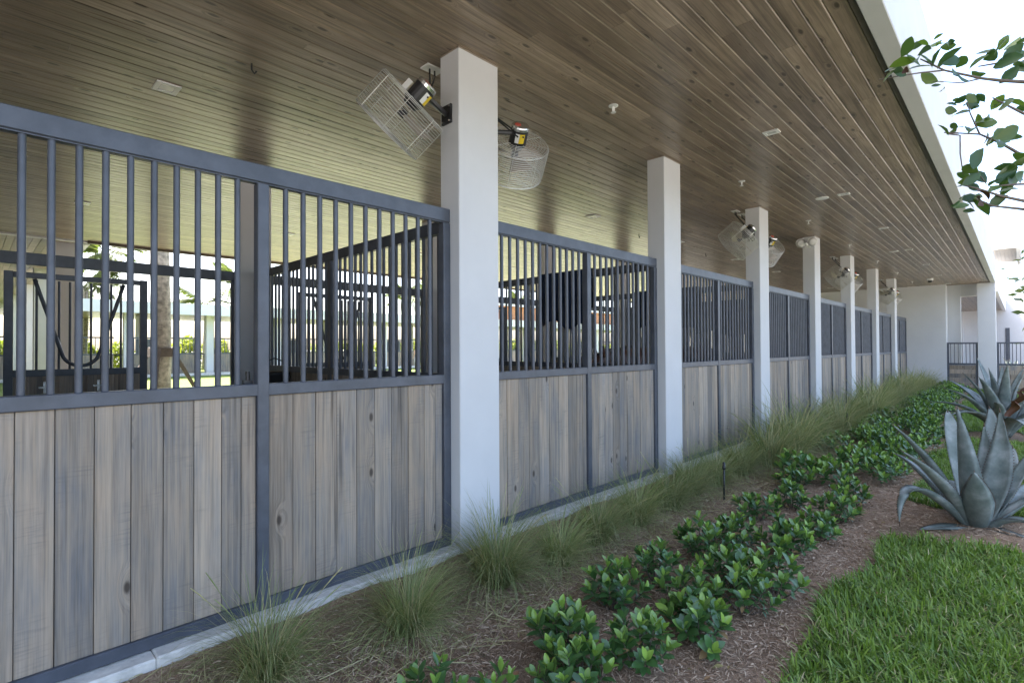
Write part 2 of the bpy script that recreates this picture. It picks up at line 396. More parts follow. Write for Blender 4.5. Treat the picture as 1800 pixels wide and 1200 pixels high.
# ------------------------------------------------------------------ roof and boarded ceiling
roof = empty('roof', (10, 0, HC), 'flat white roof with a deep pale fascia over the long barn', 'roof')
def rp(name, *a, mat='white', ch=0): 
    o = one(name, *a, M[mat], None, ch); o.parent = roof; o.location = (-10, 0, -HC); return o
rp('slab', -30, XEND + .6, YE + .001, YB, HC + .0075, HC + .55, mat='ceil_dark')  # unseen run to the left, extended to cut side light
rp('fascia', -30, 25.65, YE - .128, YE, HC - .045, 4.56, ch=.006, mat='fascia_dimmed_white')
rp('fascia', -30, 25.65, YB, YB + .14, HC - .03, 4.5, ch=.006)
rp('trim', -30, XEND, YE + .001, YE + .045, HC - .012, HC + .006, mat='soffit')
rp('trim', 1.72, XEND, YB - .09, YB - .001, HC - .05, HC + .006, mat='soffit')
rp('wing_slab', -14, 1.65, YB + .141, 34, HC + .02, HC + .6, mat='ceil_dark')
rp('wing_fascia', 1.651, 1.78, YB + .142, 34, HC - .05, 4.5)

ceiling = empty('ceiling', (0, 0, HC)); ceiling['kind'] = 'structure'
def plank_add(b, x0, x1, y0, y1, tone, z=0.0):
    c = .0065; e = .0012
    vs = []
    for x in (x0 + .0007, x1 - .0007):
        vs += [(x, y0 + e, .0125 + z), (x, y0 + e, c + z), (x, y0 + e + c, 0 + z), (x, y1 - e - c, 0 + z), (x, y1 - e, c + z), (x, y1 - e, .0125 + z)]
    fs = [(i, i + 1, i + 7, i + 6) for i in range(5)] + [(5, 0, 6, 11), (0, 5, 4, 3, 2, 1), (6, 7, 8, 9, 10, 11)]
    b.add(vs, fs, tone)
pl = []
bw = .1285
row = 0; y = YE + .047
while y < YB - .1:
    x = -30 + rnd.uniform(0, 2.4)
    xs0 = -30
    while xs0 < XEND:
        xe = min(x, XEND)
        if xe > xs0 + .02: pl.append((xs0, xe, y, y + bw, rnd.random(), rnd.uniform(-.0006, .0006)))
        xs0 = x; x += rnd.choice((2.4, 3.0, 3.6, 4.2, 4.8)) * rnd.uniform(.9, 1.05)
    y += bw
def pscore(p):
    cx, cy = (p[0] + p[1]) / 2, (p[2] + p[3]) / 2
    q = cx * math.sin(YAW) + (cy + 3.1) * math.cos(YAW); r = cx * math.cos(YAW) - (cy + 3.1) * math.sin(YAW)
    return 1e9 if q < .8 or abs(r / q) > 1.08 or q < 2.2 else q
pl.sort(key=pscore)
for p in pl[:300]:
    b = MB(); plank_add(b, *p); b.build('plank', M['ceil'], ceiling)
b = MB()
for p in pl[300:]: plank_add(b, *p)
o = b.build('far_planks', M['ceil'], ceiling); o['kind'] = 'stuff'
b = MB(); yy = YB + .2
x = -14.
while x < 1.5: b.box(x, x + bw - .008, YB + .15, 33.9, .0, .03, rnd.random()); x += bw
o = b.build('wing_planks', M['ceil'], ceiling); o['kind'] = 'stuff'

# ------------------------------------------------------------------ columns
for k in range(-1, 7):
    x0 = X1 + k * PITCHX
    if k < 0: lab = 'white square column standing before the nearest stall, at its near end'
    else: lab = ['nearest and widest white square column, with a wire cage fan on each side', 'second white square column from the camera, without any fan on it', 'third white square column, with a hanging cage fan on its near side',
               'fourth white square column, with a clear floodlight near its top', 'fifth white square column, with a cage fan hung on either side', 'sixth white square column, between two fan columns', 'seventh and farthest white square column, before the end wall'][k]
    c = empty('column', (x0 + CW / 2, 0, 0), lab, 'column', 'white columns along the barn front')
    b = MB(); b.box(-CW / 2, CW / 2, CY0, CY1, -.3, HC + .004, 0, 0, .006); b.build('shaft', M['white'], c)
    if k >= 0:
        b = MB(); b.box(-CW / 2 - .003, CW / 2 + .003, CY0 - .003, CY1 + .003, HC - .012, HC + .002); b.build('caulk_line', M['ceil_dark'], c)
for k in range(-1, 8):
    c = empty('column', (X1 + CW / 2 + k * PITCHX, YBK, 0), ORD[min(k + 1, 8)] + ' grey-shaded white column at the back of the stalls', 'column', 'columns along the aisle')
    b = MB(); b.box(-CW / 2, CW / 2, -.16, .06, -.1, HC + .004, 0, 0, .006); b.build('shaft', M['white'], c)
    b = MB(); b.tube([(-.03, -.17, 1.82), (-.012, -.165, 1.82)], .012, 6); b.build('tie_ring', M['chrome'], c)

o = one('wall', -30, X1 - PITCHX * 1 - .3, .0, .12, 0, 2.5, M['plank']); o['kind'] = 'structure'  # unseen plain wall, added to block light from the left
# ------------------------------------------------------------------ stall fronts
def bar_mesh(z0, z1, r=.0155, n=10):
    b = MB(); b.tube([(0, 0, z0), (0, 0, z1)], r, n, cap=False); return b.mesh('bar', M['metal'], True)
BAR = bar_mesh(HM - .01, HT - .09)
def rail(name, par, x0, x1, y0, y1, z0, z1, mat='metal', ch=.004): return one(name, x0, x1, y0, y1, z0, z1, M[mat], par, ch)
bay_labels = ['nearest barred stall front of grey boards, filling the left half', 'second barred stall front, right of the widest white column, with a blue blanket behind', 'third barred stall front, between the second and third columns',
  'fourth barred stall front along the white columns', 'fifth barred stall front along the white columns', 'sixth barred stall front, half behind tall grass', 'seventh barred stall front, low part behind tall grass', 'eighth and last barred stall front, meeting the white end wall']
for k in range(8):
    xa = X1 + (k - 1) * PITCHX + CW + .002; xb = X1 + k * PITCHX - .002
    if k == 7: xb = 24.72
    W_ = xb - xa
    f = empty('stall_fence', (xa, 0, 0), bay_labels[k], 'stall front', 'stall fronts along the barn')
    rail('top_rail', f, 0, W_, -.002, .065, HT - .10, HT)
    rail('lip', f, .0, W_, .01, .055, HT - .107, HT - .1005, ch=0)
    rail('middle_rail', f, .003, W_ - .003, 0, .06, HM - .068, HM)
    rail('bottom_rail', f, .003, W_ - .003, 0, .06, .0, .062)
    pm = W_ / 2
    rail('post', f, 0, .065, -.004, .061, .0, HT - .1075)
    rail('post', f, W_ - .065, W_, -.004, .061, .0, HT - .1075)
    rail('post', f, pm - .032, pm + .032, -.004, .061, .004, HT - .1075)
    for (u0, u1, nb) in ((.065, pm - .032, 12), (pm + .032, W_ - .065, 11)):
        st = (u1 - u0) / (nb + 1)
        for i in range(nb): link('bar', BAR, f, (u0 + st * (i + 1), .03, 0))
        # boards under the middle rail
        edges = [u0 + .002]
        while edges[-1] < u1 - .2: edges.append(edges[-1] + .1375 + rnd.uniform(-.006, .006))
        if u1 - edges[-1] > .15: edges.append(edges[-1] + rnd.choice((.075, .09, .1)))
        edges.append(u1 - .002)
        for i in range(len(edges) - 1):
            yo = rnd.uniform(.017, .021); g0 = .001 + rnd.random() * .0015
            b = MB(); b.box(edges[i] + g0, edges[i + 1] - .001, yo, yo + .03, .063, HM - .069, 0, 0, .0022)
            b.build('plank', M['plank'], f)
    rail('back_sheet', f, .066, W_ - .066, .055, .06, .063, HM - .07, 'black', 0)
    if k == 0:
        b = MB(); b.tube([(pm - .06, .07, HM + .02), (pm - .06, .07, HM + .07)], .012, 8); b.box(pm - .085, pm - .035, .062, .08, HM - .005, HM + .02); b.build('latch', M['black'], f)

# ------------------------------------------------------------------ partitions between the stalls
PBAR = bar_mesh(1.22, HT - .09)
def partition(k):
    x = X1 + CW / 2 + k * PITCHX
    y0, y1 = CY1 + .003, YBK - .163
    p = empty('stall_partition', (x, y0, 0), ['dark barred partition behind the nearest column, between first and second stalls', 'dark barred partition behind the second column, draped with a blanket'][k] if k in (0, 1) else (ORD[k] + ' dark barred partition, deep inside the barn' if k > 0 else 'dark barred partition at the near end of the nearest stall'), 'partition', 'partitions between stalls')
    L = y1 - y0
    b = MB(); b.box(-.03, .03, 0, L, HT - .1, HT + .003, 0, 0, .004); b.build('top_rail', M['metal'], p)
    b = MB(); b.box(-.03, .03, 0, L, 1.2, 1.27, 0, 0, .004); b.build('middle_rail', M['metal'], p)
    for yy in (0, L / 2 - .035, L - .07):
        b = MB(); b.box(-.033, .033, yy, yy + .07, 0, HT - .1005, 0, 0, .003); b.build('post', M['metal'], p)
    n = 41; near = k in (0, 1)
    bm_ = MB()
    for i in range(n):
        yy = L * (i + .7) / n
        if near: link('bar', PBAR, p, (0, yy, 0))
        else: bm_.tube([(0, yy, 1.22), (0, yy, HT - .09)], .0135, 6, cap=False)
    if not near: o = bm_.build('bars', M['metal'], p, True); o['kind'] = 'stuff'
    nb = 32; pm_ = MB()
    for i in range(nb):
        ya, yb_ = L * i / nb + .0015, L * (i + 1) / nb - .0015
        if near: one('plank', -.02, .02, ya, yb_, .02, 1.199, M['plank'], p)
        else: pm_.box(-.02, .02, ya, yb_, .02, 1.199)
    if not near: o = pm_.build('planks', M['plank'], p); o['kind'] = 'stuff'
for k in range(-1, 7): partition(k)

# ------------------------------------------------------------------ back fronts with sliding doors
DBAR = bar_mesh(1.25, 2.25, .012, 8)
def back_front(k):
    xa = X1 + (k - 1) * PITCHX + CW; W_ = PITCHX - CW
    p = empty('stall_gate', (xa, YBK, 0), ORD[k] + ' stall back seen through the bars, sliding door with a curved yoke opening', 'stall front', 'back fronts of the stalls')
    rail('top_rail', p, .003, W_ - .003, -.03, .03, 2.40, 2.53)
    for xx in (.003, W_ - .063): rail('post', p, xx, xx + .06, -.028, .028, 0, 2.3995)
    d0, d1 = .46, 1.74
    o = d0
    door = empty('door'); door.parent = p
    dy = .045
    def dr(name, x0, x1, z0, z1): 
        b = MB(); b.box(x0, x1, dy, dy + .045, z0, z1, 0, 0, .003); return b.build(name, M['metal'], door)
    dr('stile', d0, d0 + .075, .1, 2.33); dr('stile', d1 - .075, d1, .1, 2.33)
    dr('rail', d0 + .076, d1 - .076, 2.265, 2.325); dr('rail', d0 + .076, d1 - .076, 1.19, 1.265); dr('rail', d0 + .076, d1 - .076, .1, .17); dr('rail', d0 + .076, d1 - .076, .86, .93)
    for i in range(11):
        fx = d0 + .075 + (d1 - d0 - .15) * (i + 1) / 12
        link('bar', DBAR, door, (fx, dy + .022, 0))
    cx = (d0 + d1) / 2; pts = []
    for t in np.linspace(-1, 1, 29):
        a = abs(t)
        if a < .45:
            th = a / .45 * R(68); xx = .17 * math.sin(th); zz = 1.30 + .17 * (1 - math.cos(th))
        else:
            s_ = (a - .45) / .55; xx = .158 + s_ * .24; zz = 1.406 + s_ * .85
        pts.append((cx + math.copysign(xx, t), dy - .012, zz))
    b = MB(); b.tube(pts, .019, 8); b.build('yoke', M['metal'], door, True)
    for i in range(9):
        w = (d1 - d0 - .152) / 9; x0 = d0 + .076 + w * i
        b = MB(); b.box(x0 + .001, x0 + w - .001, dy + .008, dy + .036, .93, 1.189); b.box(x0 + .001, x0 + w - .001, dy + .008, dy + .036, .17, .859); b.build('plank', M['plank'], door)
    for xx in (d0 + .33, d0 + .8):
        b = MB(); b.box(xx - .012, xx + .012, dy - .012, dy, 1.0, 1.13); b.box(xx - .05, xx + .05, dy - .012, dy, 1.06, 1.075); b.tube([(xx, dy - .03, 1.085), (xx, dy, 1.085)], .012, 6); b.build('latch', M['chrome'], door)
    # fixed side: low panel of boards with bars
    rail('middle_rail', p, d1 + .02, W_ - .064, -.025, .025, .86, .93)
    for i in range(6):
        w = (W_ - .066 - d1 - .02) / 6; x0 = d1 + .02 + i * w
        b = MB(); b.box(x0 + .001, x0 + w - .001, -.014, .014, .05, .859); b.build('plank', M['plank'], p)
    return p
bf = back_front(0)
for k in range(1, 8):
    c = copy_tree(bf); c.location.x += k * PITCHX; c['label'] = ORD[k] + ' stall back seen through the bars, sliding door with a curved yoke opening'

# ------------------------------------------------------------------ end wall, portal and fences at the far end
ew = empty('end_wall', (XEND, 0, 0), 'tall white wall closing the far end of the barn', 'wall')
b = MB(); b.box(-.1, .5, -1.14, YB, -.3, HC + .004, 0, 0, .006); b.build('panel', M['white'], ew)
b = MB(); b.box(.501, .7, -1.52, -1.0, -.3, HC + .004, 0, 0, .005); b.build('pier', M['white'], ew)
b = MB(); b.box(.501, .7, -2.0, -1.521, 3.30, HC + .004); b.build('lintel', M['white'], ew)
o = empty('column', (XEND, -2.24, 0), 'white square column at the far roof corner, right of the end wall', 'column', 'white columns along the barn front')
b = MB(); b.box(-.1, .35, -.25, .235, -.3, HC - .04, 0, 0, .006); b.build('shaft', M['white'], o)
def low_fence(name, x, y0, y1, label):
    f = empty(name, (x, y0, 0), label, 'fence', 'low barred fences at the far end'); L = y1 - y0
    def pt(nm, a, b_, c, d, z0, z1, m='metal'):
        q = MB(); q.box(a, b_, c, d, z0, z1, 0, 0, .003); return q.build(nm, M[m], f)
    pt('top_rail', -.03, .03, 0, L, 1.535, 1.59); pt('middle_rail', -.03, .03, 0, L, .77, .84)
    pt('post', -.028, .028, .0, .06, -.1, 1.534); pt('post', -.028, .028, L - .06, L, -.1, 1.534)
    n = max(4, int(L / .1))
    for i in range(1, n): 
        q = MB(); q.tube([(0, L * i / n, .83), (0, L * i / n, 1.54)], .012, 6); q.build('bar', M['metal'], f)
    for i in range(6): pt('plank', -.012, .012, .061, L - .061, -.16 + i * .154, -.16 + i * .154 + .152, 'plank')
low_fence('barred_fence', XEND - .02, -2.0, -1.145, 'short dark barred fence between the end wall and the corner column')
low_fence('barred_fence', XEND - .02, -5.2, -2.5, 'dark barred fence with boards, right of the far corner column')

# distant wing beyond the fence
fb = empty('far_barn', (32, 0, 0), 'white barn wing with its own eave beyond the far fence', 'barn')
def fp(name, x0, x1, y0, y1, z0, z1, mat='white', ch=0.): 
    b = MB(); b.box(x0 - 32, x1 - 32, y0, y1, z0, z1, 0, 0, ch); return b.build(name, M[mat], fb)
fp('roof', 29.4, 52, -2.3, 8, HC + .05, 4.45); fp('fascia', 29.4, 52, -2.45, -2.301, HC - .03, 4.5); fp('fascia', 29.25, 29.399, -2.45, 8, HC - .03, 4.5)
b = MB(); yy = -2.28
while yy < 7.9: b.box(29.41 - 32, 52 - 32, yy, yy + .12, HC + .03, HC + .049, rnd.random()); yy += .128
o = b.build('soffit_boards', M['ceil'], fb); o['kind'] = 'stuff'
fp('pillar', 29.5, 29.95, -2.3, -2.05, -.2, HC + .03)
for i in range(5): fp('pillar', 33.5 + 3.15 * i, 33.9 + 3.15 * i, -.35, -.1, -.2, HC + .03)
for i in range(5):
    fp('stall_rail', 33.9 + 3.15 * i, 36.65 + 3.15 * i, -.25, -.2, 2.4, 2.5, 'metal'); fp('stall_board', 33.9 + 3.15 * i, 36.65 + 3.15 * i, -.25, -.2, 0, 1.28, 'plank')
fp('wall', 46.5, 46.8, -4.8, 8, -.2, HC + .6); fp('door', 46.46, 46.499, -2.62, -2.42, 0, 2.6, 'metal')
fp('back_wall', 29.6, 52, 7.6, 7.9, -.2, HC)
cn = empty('canopy_roof', (32, -2.6, 0), 'high white canopy with a wood soffit above the far barn end', 'canopy')
def cp(name, x0, x1, y0, y1, z0, z1, mat='white'): 
    b = MB(); b.box(x0 - 32, x1 - 32, y0 + 2.6, y1 + 2.6, z0, z1); return b.build(name, M[mat], cn)
cp('roof', 30.8, 37, -3.02, 6, 5.75, 6.35); cp('fascia', 30.5, 37, -3.17, -3.021, 5.55, 6.45); cp('fascia', 30.65, 30.799, -3.02, 6, 5.6, 6.45)
b = MB(); yy = -3.0
while yy < 5.8: b.box(30.82 - 32, 37 - 32, yy + 2.6, yy + 2.72, 5.72, 5.749, rnd.random()); yy += .128
o = b.build('soffit_boards', M['pale_soffit'], cn); o['kind'] = 'stuff'
cp('wall', 32.5, 36.5, -1.6, 5.5, 4.45, 5.74)

# ------------------------------------------------------------------ left wing (seen through the near bars)
lw = empty('side_wing', (0, 14, 0), 'grey shaded barn wing at the left side of the courtyard', 'barn')
def lp(name, x0, x1, y0, y1, z0, z1, mat='white'):
    b = MB(); b.box(x0, x1, y0 - 14, y1 - 14, z0, z1); return b.build(name, M[mat], lw)
lp('column', 1.25, 1.62, 11.3, 11.7, -.1, HC + .02); lp('column', 1.25, 1.62, 16.3, 16.7, -.1, HC + .02); lp('column', 1.25, 1.62, 21.3, 21.7, -.1, HC + .02); lp('column', 1.25, 1.62, 26.3, 26.7, -.1, HC + .02)
lp('wall', -6.5, -6.3, 4.7, 34, -.1, HC + .02)  # unseen wall, added to stop light leaking in at the left end
lp('stall_wall', -1.6, -1.5, 11.6, 33, -.1, 1.3, 'plank')
for i in range(5): lp('stall_post', -1.62, -1.48, 11.6 + i * 5, 11.75 + i * 5, -.1, HC, 'white')

# ------------------------------------------------------------------ fittings on the ceiling
def downlight(x, y, lab, sx=.09, sy=.10):
    o = empty('ceiling_light', (x, y, HC), lab, 'ceiling light', 'small recessed ceiling lights')
    b = MB()
    for (a0, a1, c0, c1) in ((-sx, sx, -sy, -sy * .62), (-sx, sx, sy * .62, sy), (-sx, -sx * .62, -sy * .62, sy * .62), (sx * .62, sx, -sy * .62, sy * .62)): b.box(a0, a1, c0, c1, -.012, .004)
    b.build('frame', M['fixture'], o)
    one('lens', -sx * .62, sx * .62, -sy * .62, sy * .62, -.006, .003, M['glass'], o)
near_l = ['square white ceiling light above the nearest stall front', 'square white ceiling light above the second stall bay', 'square white ceiling light above the third stall bay', 'square white ceiling light above the fourth stall bay', 'square white ceiling light above the fifth stall bay']
for k in range(8):
    if k not in (1,): downlight(1.18 + k * PITCHX, 2.17, near_l[k] if k < 5 else 'small ceiling light far down the stall row')
    downlight(1.21 + k * PITCHX, 7.22, ORD[k] + ' ceiling light of the row above the aisle')
for k in range(1, 8):
    downlight(5.88 + (k - 1) * PITCHX, -1.24 , ORD[k - 1] + ' small white light in the eave soffit outside the columns', .055, .075)
for k in range(0, 8):
    x = 4.19 + k * PITCHX
    o = empty('sprinkler', (x, -.386, HC), ORD[k] + ' white sprinkler head under the soffit boards', 'sprinkler', 'sprinkler heads along the soffit')
    b = MB(); b.lathe([(.045, 0), (.045, -.006), (.02, -.012)], 14); b.build('escutcheon', M['fixture'], o)
    b = MB(); b.tube([(0, 0, -.008), (0, 0, -.05)], .009, 6); b.tube([(-.014, 0, -.02), (-.016, 0, -.05), (0, 0, -.062)], .004, 4); b.tube([(.014, 0, -.02), (.016, 0, -.05), (0, 0, -.062)], .004, 4); b.build('body', M['fixture'], o)
    b = MB(); b.lathe([(.024, -.062), (.024, -.066)], 12); b.build('deflector', M['fixture'], o)
for k, (x, y) in enumerate(((9.05, -.95), (15.4, -.95))):
    o = empty('speaker_grille', (x, y, HC), ['nearer', 'farther'][k] + ' round white grille in the eave soffit', 'ceiling speaker', 'round grilles in the soffit')
    b = MB(); b.lathe([(.09, .002), (.09, -.01), (.075, -.014)], 20); b.build('grille', M['fixture'], o)
o = empty('security_camera', (22.5, -.94, HC), 'white dome security camera on the soffit near the end wall', 'camera')
b = MB(); b.lathe([(.085, 0), (.085, -.06), (.08, -.07)], 18); b.build('housing', M['fixture'], o, True)
b = MB(); b.lathe([(.07, -.07), (.06, -.11), (.035, -.135), (.005, -.142)], 18); b.build('dome', M['black'], o, True)
o = empty('floodlight', (X1 + 3 * PITCHX - .02, .02, 3.55), 'clear round floodlight on the fourth white column', 'lamp')
b = MB(); b.box(-.03, .02, -.05, .05, -.06, .06); b.tube([(-.02, 0, 0), (-.13, 0, .04)], .02, 8); b.build('bracket', M['fixture'], o)
for sx in (-.13, .13):
    b = MB(); Q = Euler((R(35), R(-115), 0)).to_matrix()
    b.lathe([(.03, -.05), (.07, 0), (.095, .07), (.095, .085)], 16, (-.17, sx * .8, .05), Q); h = b.build('lamp_head', M['fixture'], o, True)
    b = MB(); b.lathe([(.085, .086), (.06, .1), (.01, .106)], 16, (-.17, sx * .8, .05), Q); b.build('lens', M['glass'], h, True)
# bird-dropping style small hook dots of the photo: ceiling hooks
for k, (x, y) in enumerate(((1.55, 1.25), (9.3, 2.35), (12.4, 2.35))):
    o = empty('ceiling_hook', (x, y, HC), ['dark hook in the ceiling boards above the nearest stall', 'dark hook in the ceiling boards above the third stall', 'dark hook in the ceiling boards above the fourth stall'][k], 'hook', 'ceiling hooks')
    b = MB(); b.tube([(0, 0, 0), (0, 0, -.05), (.02, 0, -.075), (.035, 0, -.05)], .007, 6); b.build('hook', M['black'], o)

# ------------------------------------------------------------------ cage fans
def ring_pts(r, h, n=28): return [(r * math.cos(2 * math.pi * i / n), r * math.sin(2 * math.pi * i / n), h) for i in range(n)]
def fan(x, side, label, plate=True):
    """cage fan: local +z is the blowing axis; mounted on a column face (side -1: the -x face)"""
    mount = Vector((x, .026, 3.256))
    f = empty('cage_fan', mount, label, 'fan', 'cage fans on the columns')
    a = Vector((side * .38, .64, -.67)).normalized()
    q = a.to_track_quat('Z', 'Y'); Mx = q.to_matrix()
    cen = Vector((side * .33, -.03, -.005))        # centre of the rear of the cage
    T = lambda p: Mx @ Vector(p) + cen
    RR, DEP = .28, .29
    b = MB()
    def loop(r, h, w): b.tube([T(p) for p in ring_pts(r, h)], w, 4, closed=True)
    for i in range(15): loop(RR, .02 + (DEP - .03) * i / 14, .0021)
    for rr in np.linspace(.09, RR - .01, 8): loop(rr, .0, .002)
    for rr in np.linspace(.05, RR - .01, 7): loop(rr, DEP, .0019)
    loop(RR, .01, .0032); loop(RR, DEP, .0032)
    for i in range(8):
        an = 2 * math.pi * i / 8 + .3; c_, s_ = math.cos(an), math.sin(an)
        b.tube([T((.08 * c_, .08 * s_, -.003)), T(((RR - .01) * c_, (RR - .01) * s_, -.003)), T(((RR + .003) * c_, (RR + .003) * s_, .012)), T(((RR + .003) * c_, (RR + .003) * s_, DEP - .01)), T(((RR - .02) * c_, (RR - .02) * s_, DEP + .003)), T((.05 * c_, .05 * s_, DEP + .003))], .0027, 4)
    b.build('cage', M['steel'], f)
    hub = MB(); hub.lathe([(.03, .09), (.03, .15)], 12, cen, Mx); hub.build('hub', M['black'], f)
    for i in range(3):
        an = 2 * math.pi * i / 3 + .5; vs = []
        for r0 in (.03, .12, .2, .265):
            w = .025 + .3 * r0; tw = .55 - 1.0 * r0
            for sgn in (-1, 1):
                for th in (0, .004):
                    px, py, pz = r0, sgn * w * math.cos(tw), sgn * w * math.sin(tw) * .8 + .12 + th
                    vs.append(T((px * math.cos(an) - py * math.sin(an), px * math.sin(an) + py * math.cos(an), pz)))
        fs = []
        for j in range(3):
            o_ = j * 4; fs += [(o_, o_ + 2, o_ + 6, o_ + 4), (o_ + 1, o_ + 5, o_ + 7, o_ + 3), (o_, o_ + 4, o_ + 5, o_ + 1), (o_ + 2, o_ + 3, o_ + 7, o_ + 6)]
        fs += [(0, 1, 3, 2), (12, 14, 15, 13)]
        bb = MB(); bb.add(vs, fs); bb.build('fan_blade', M['blade_metal'], f)
    m_ = MB(); m_.lathe([(.05, .06), (.062, .03), (.075, .02), (.075, -.12)], 20, cen, Mx); mo = m_.build('motor', M['black'], f)
    m_ = MB(); m_.lathe([(.077, -.118), (.077, -.14), (.07, -.15), (.02, -.152)], 20, cen, Mx); m_.build('end_cap', M['chrome'], mo)
    def patch(nm, a0, a1, h0, h1, mat):
        v = [T((.0765 * math.cos(an), .0765 * math.sin(an), h)) for h in (h0, h1) for an in np.linspace(a0, a1, 5)]
        bb = MB(); bb.add(v, [(i, i + 1, i + 6, i + 5) for i in range(4)]); bb.build(nm, mat, mo)
    for base in (1.1, 4.24):
        patch('yellow_sticker', base, base + .62, -.1, -.02, M['label_yellow']); patch('white_sticker', base + .63, base + 1.1, -.1, -.02, M['label_white'])
    bb = MB(); bb.lathe([(.028, -.151), (.028, -.1535)], 10, cen + Mx @ Vector((.025, .0, 0)), Mx); bb.build('red_sticker', M['label_red'], mo)
    bx = MB(); bx.box(-.045, .045, .077, .12, -.08, .0); vv = [T(p) for p in bx.v]; bx.v = [tuple(p) for p in vv]; bx.build('switch_box', M['fixture'], mo)
    b = MB(); b.tube([Vector((side * .02, 0, 0)), cen + Mx @ Vector((0, .07 * 0, -.08))], .021, 8); b.build('arm', M['black'], f)
    b = MB(); b.box(-.008, .008, -.055, .055, -.07, .07); 
    b.build('mount_plate', M['black'], f, loc=(side * .009, 0, 0))
    b = MB()
    for yy, zz in ((-.04, -.055), (.04, -.055), (-.04, .055), (.04, .055)): b.tube([(side * .016, yy, zz), (side * .024, yy, zz)], .008, 6)
    b.build('bolts', M['chrome'], f)
    # supply plate on the ceiling and hanging cords
    top = Vector((-side * .06, .27, HC - mount.z))
    b = MB(); b.box(top.x - .08, top.x + .08, top.y - .05, top.y + .05, top.z - .012, top.z + .003); b.build('supply_plate', M['fixture'], f)
    b = MB()
    for dx in (-.025, .025):
        e = cen + Mx @ Vector((dx, -.08, -.08)); p0 = top + Vector((dx, 0, -.01)); mid = (p0 + e) / 2 + Vector((0, 0, -.03))
        b.tube([p0, p0 + Vector((0, 0, -.05)), mid, e], .007, 6)
    b.build('cord', M['black'], f)
    return f
nm = {0: 'nearest column', 2: 'third column', 4: 'fifth column', 6: 'seventh column'}
for k in (0, 2, 4, 6):
    fan(X1 + k * PITCHX, -1, 'wire cage fan on a black arm, on the left face of the ' + nm[k])
    fan(X1 + k * PITCHX + CW, 1, 'wire cage fan with a stickered motor, on the right face of the ' + nm[k])

# ------------------------------------------------------------------ things in the stalls
def blanket(k, y0, y1, zlow, label):
    x = X1 + CW / 2 + k * PITCHX
    o = empty('horse_blanket', (x, (y0 + y1) / 2, HT), label, 'blanket', 'navy blankets over the partitions')
    ny, nz = 26, 22; V = []; F = []
    for side in (-1, 1):
        for j in range(nz):
            t = j / (nz - 1)
            for i in range(ny):
                s_ = i / (ny - 1); y = (s_ - .5) * (y1 - y0)
                drop = (HT - zlow) * (.93 + .05 * math.sin(s_ * 5 + .4) - .05 * math.sin(s_ * 11)) * (1 if side < 0 else .7)
                z = .022 - t * drop
                xo = side * (.042 + .03 * t + .022 * t * math.sin(s_ * 17 + side) + .012 * t * math.sin(s_ * 31))
                V.append((xo, y * (1 - .1 * t * t), z))
    n1 = ny * nz
    for sd_ in (0, 1):
        for j in range(nz - 1):
            for i in range(ny - 1):
                a = sd_ * n1 + j * ny + i; F.append((a, a + 1, a + ny + 1, a + ny))
    for i in range(ny - 1): F.append((i, i + 1, n1 + i + 1, n1 + i))
    me = bpy.data.meshes.new('cloth'); me.from_pydata(V, [], F); me.materials.append(M['navy']); me.polygons.foreach_set('use_smooth', [True] * len(F))
    c = link('cloth', me, o); sm_ = c.modifiers.new('thick', 'SOLIDIFY'); sm_.thickness = .012; sm_.offset = 1
blanket(1, 1.05, 1.95, 1.72, 'navy blanket draped over the second dark partition')
blanket(2, 1.0, 2.3, 1.75, 'navy blanket draped over the third dark partition')
blanket(3, .9, 2.6, 1.7, 'navy blanket draped over the fourth dark partition')

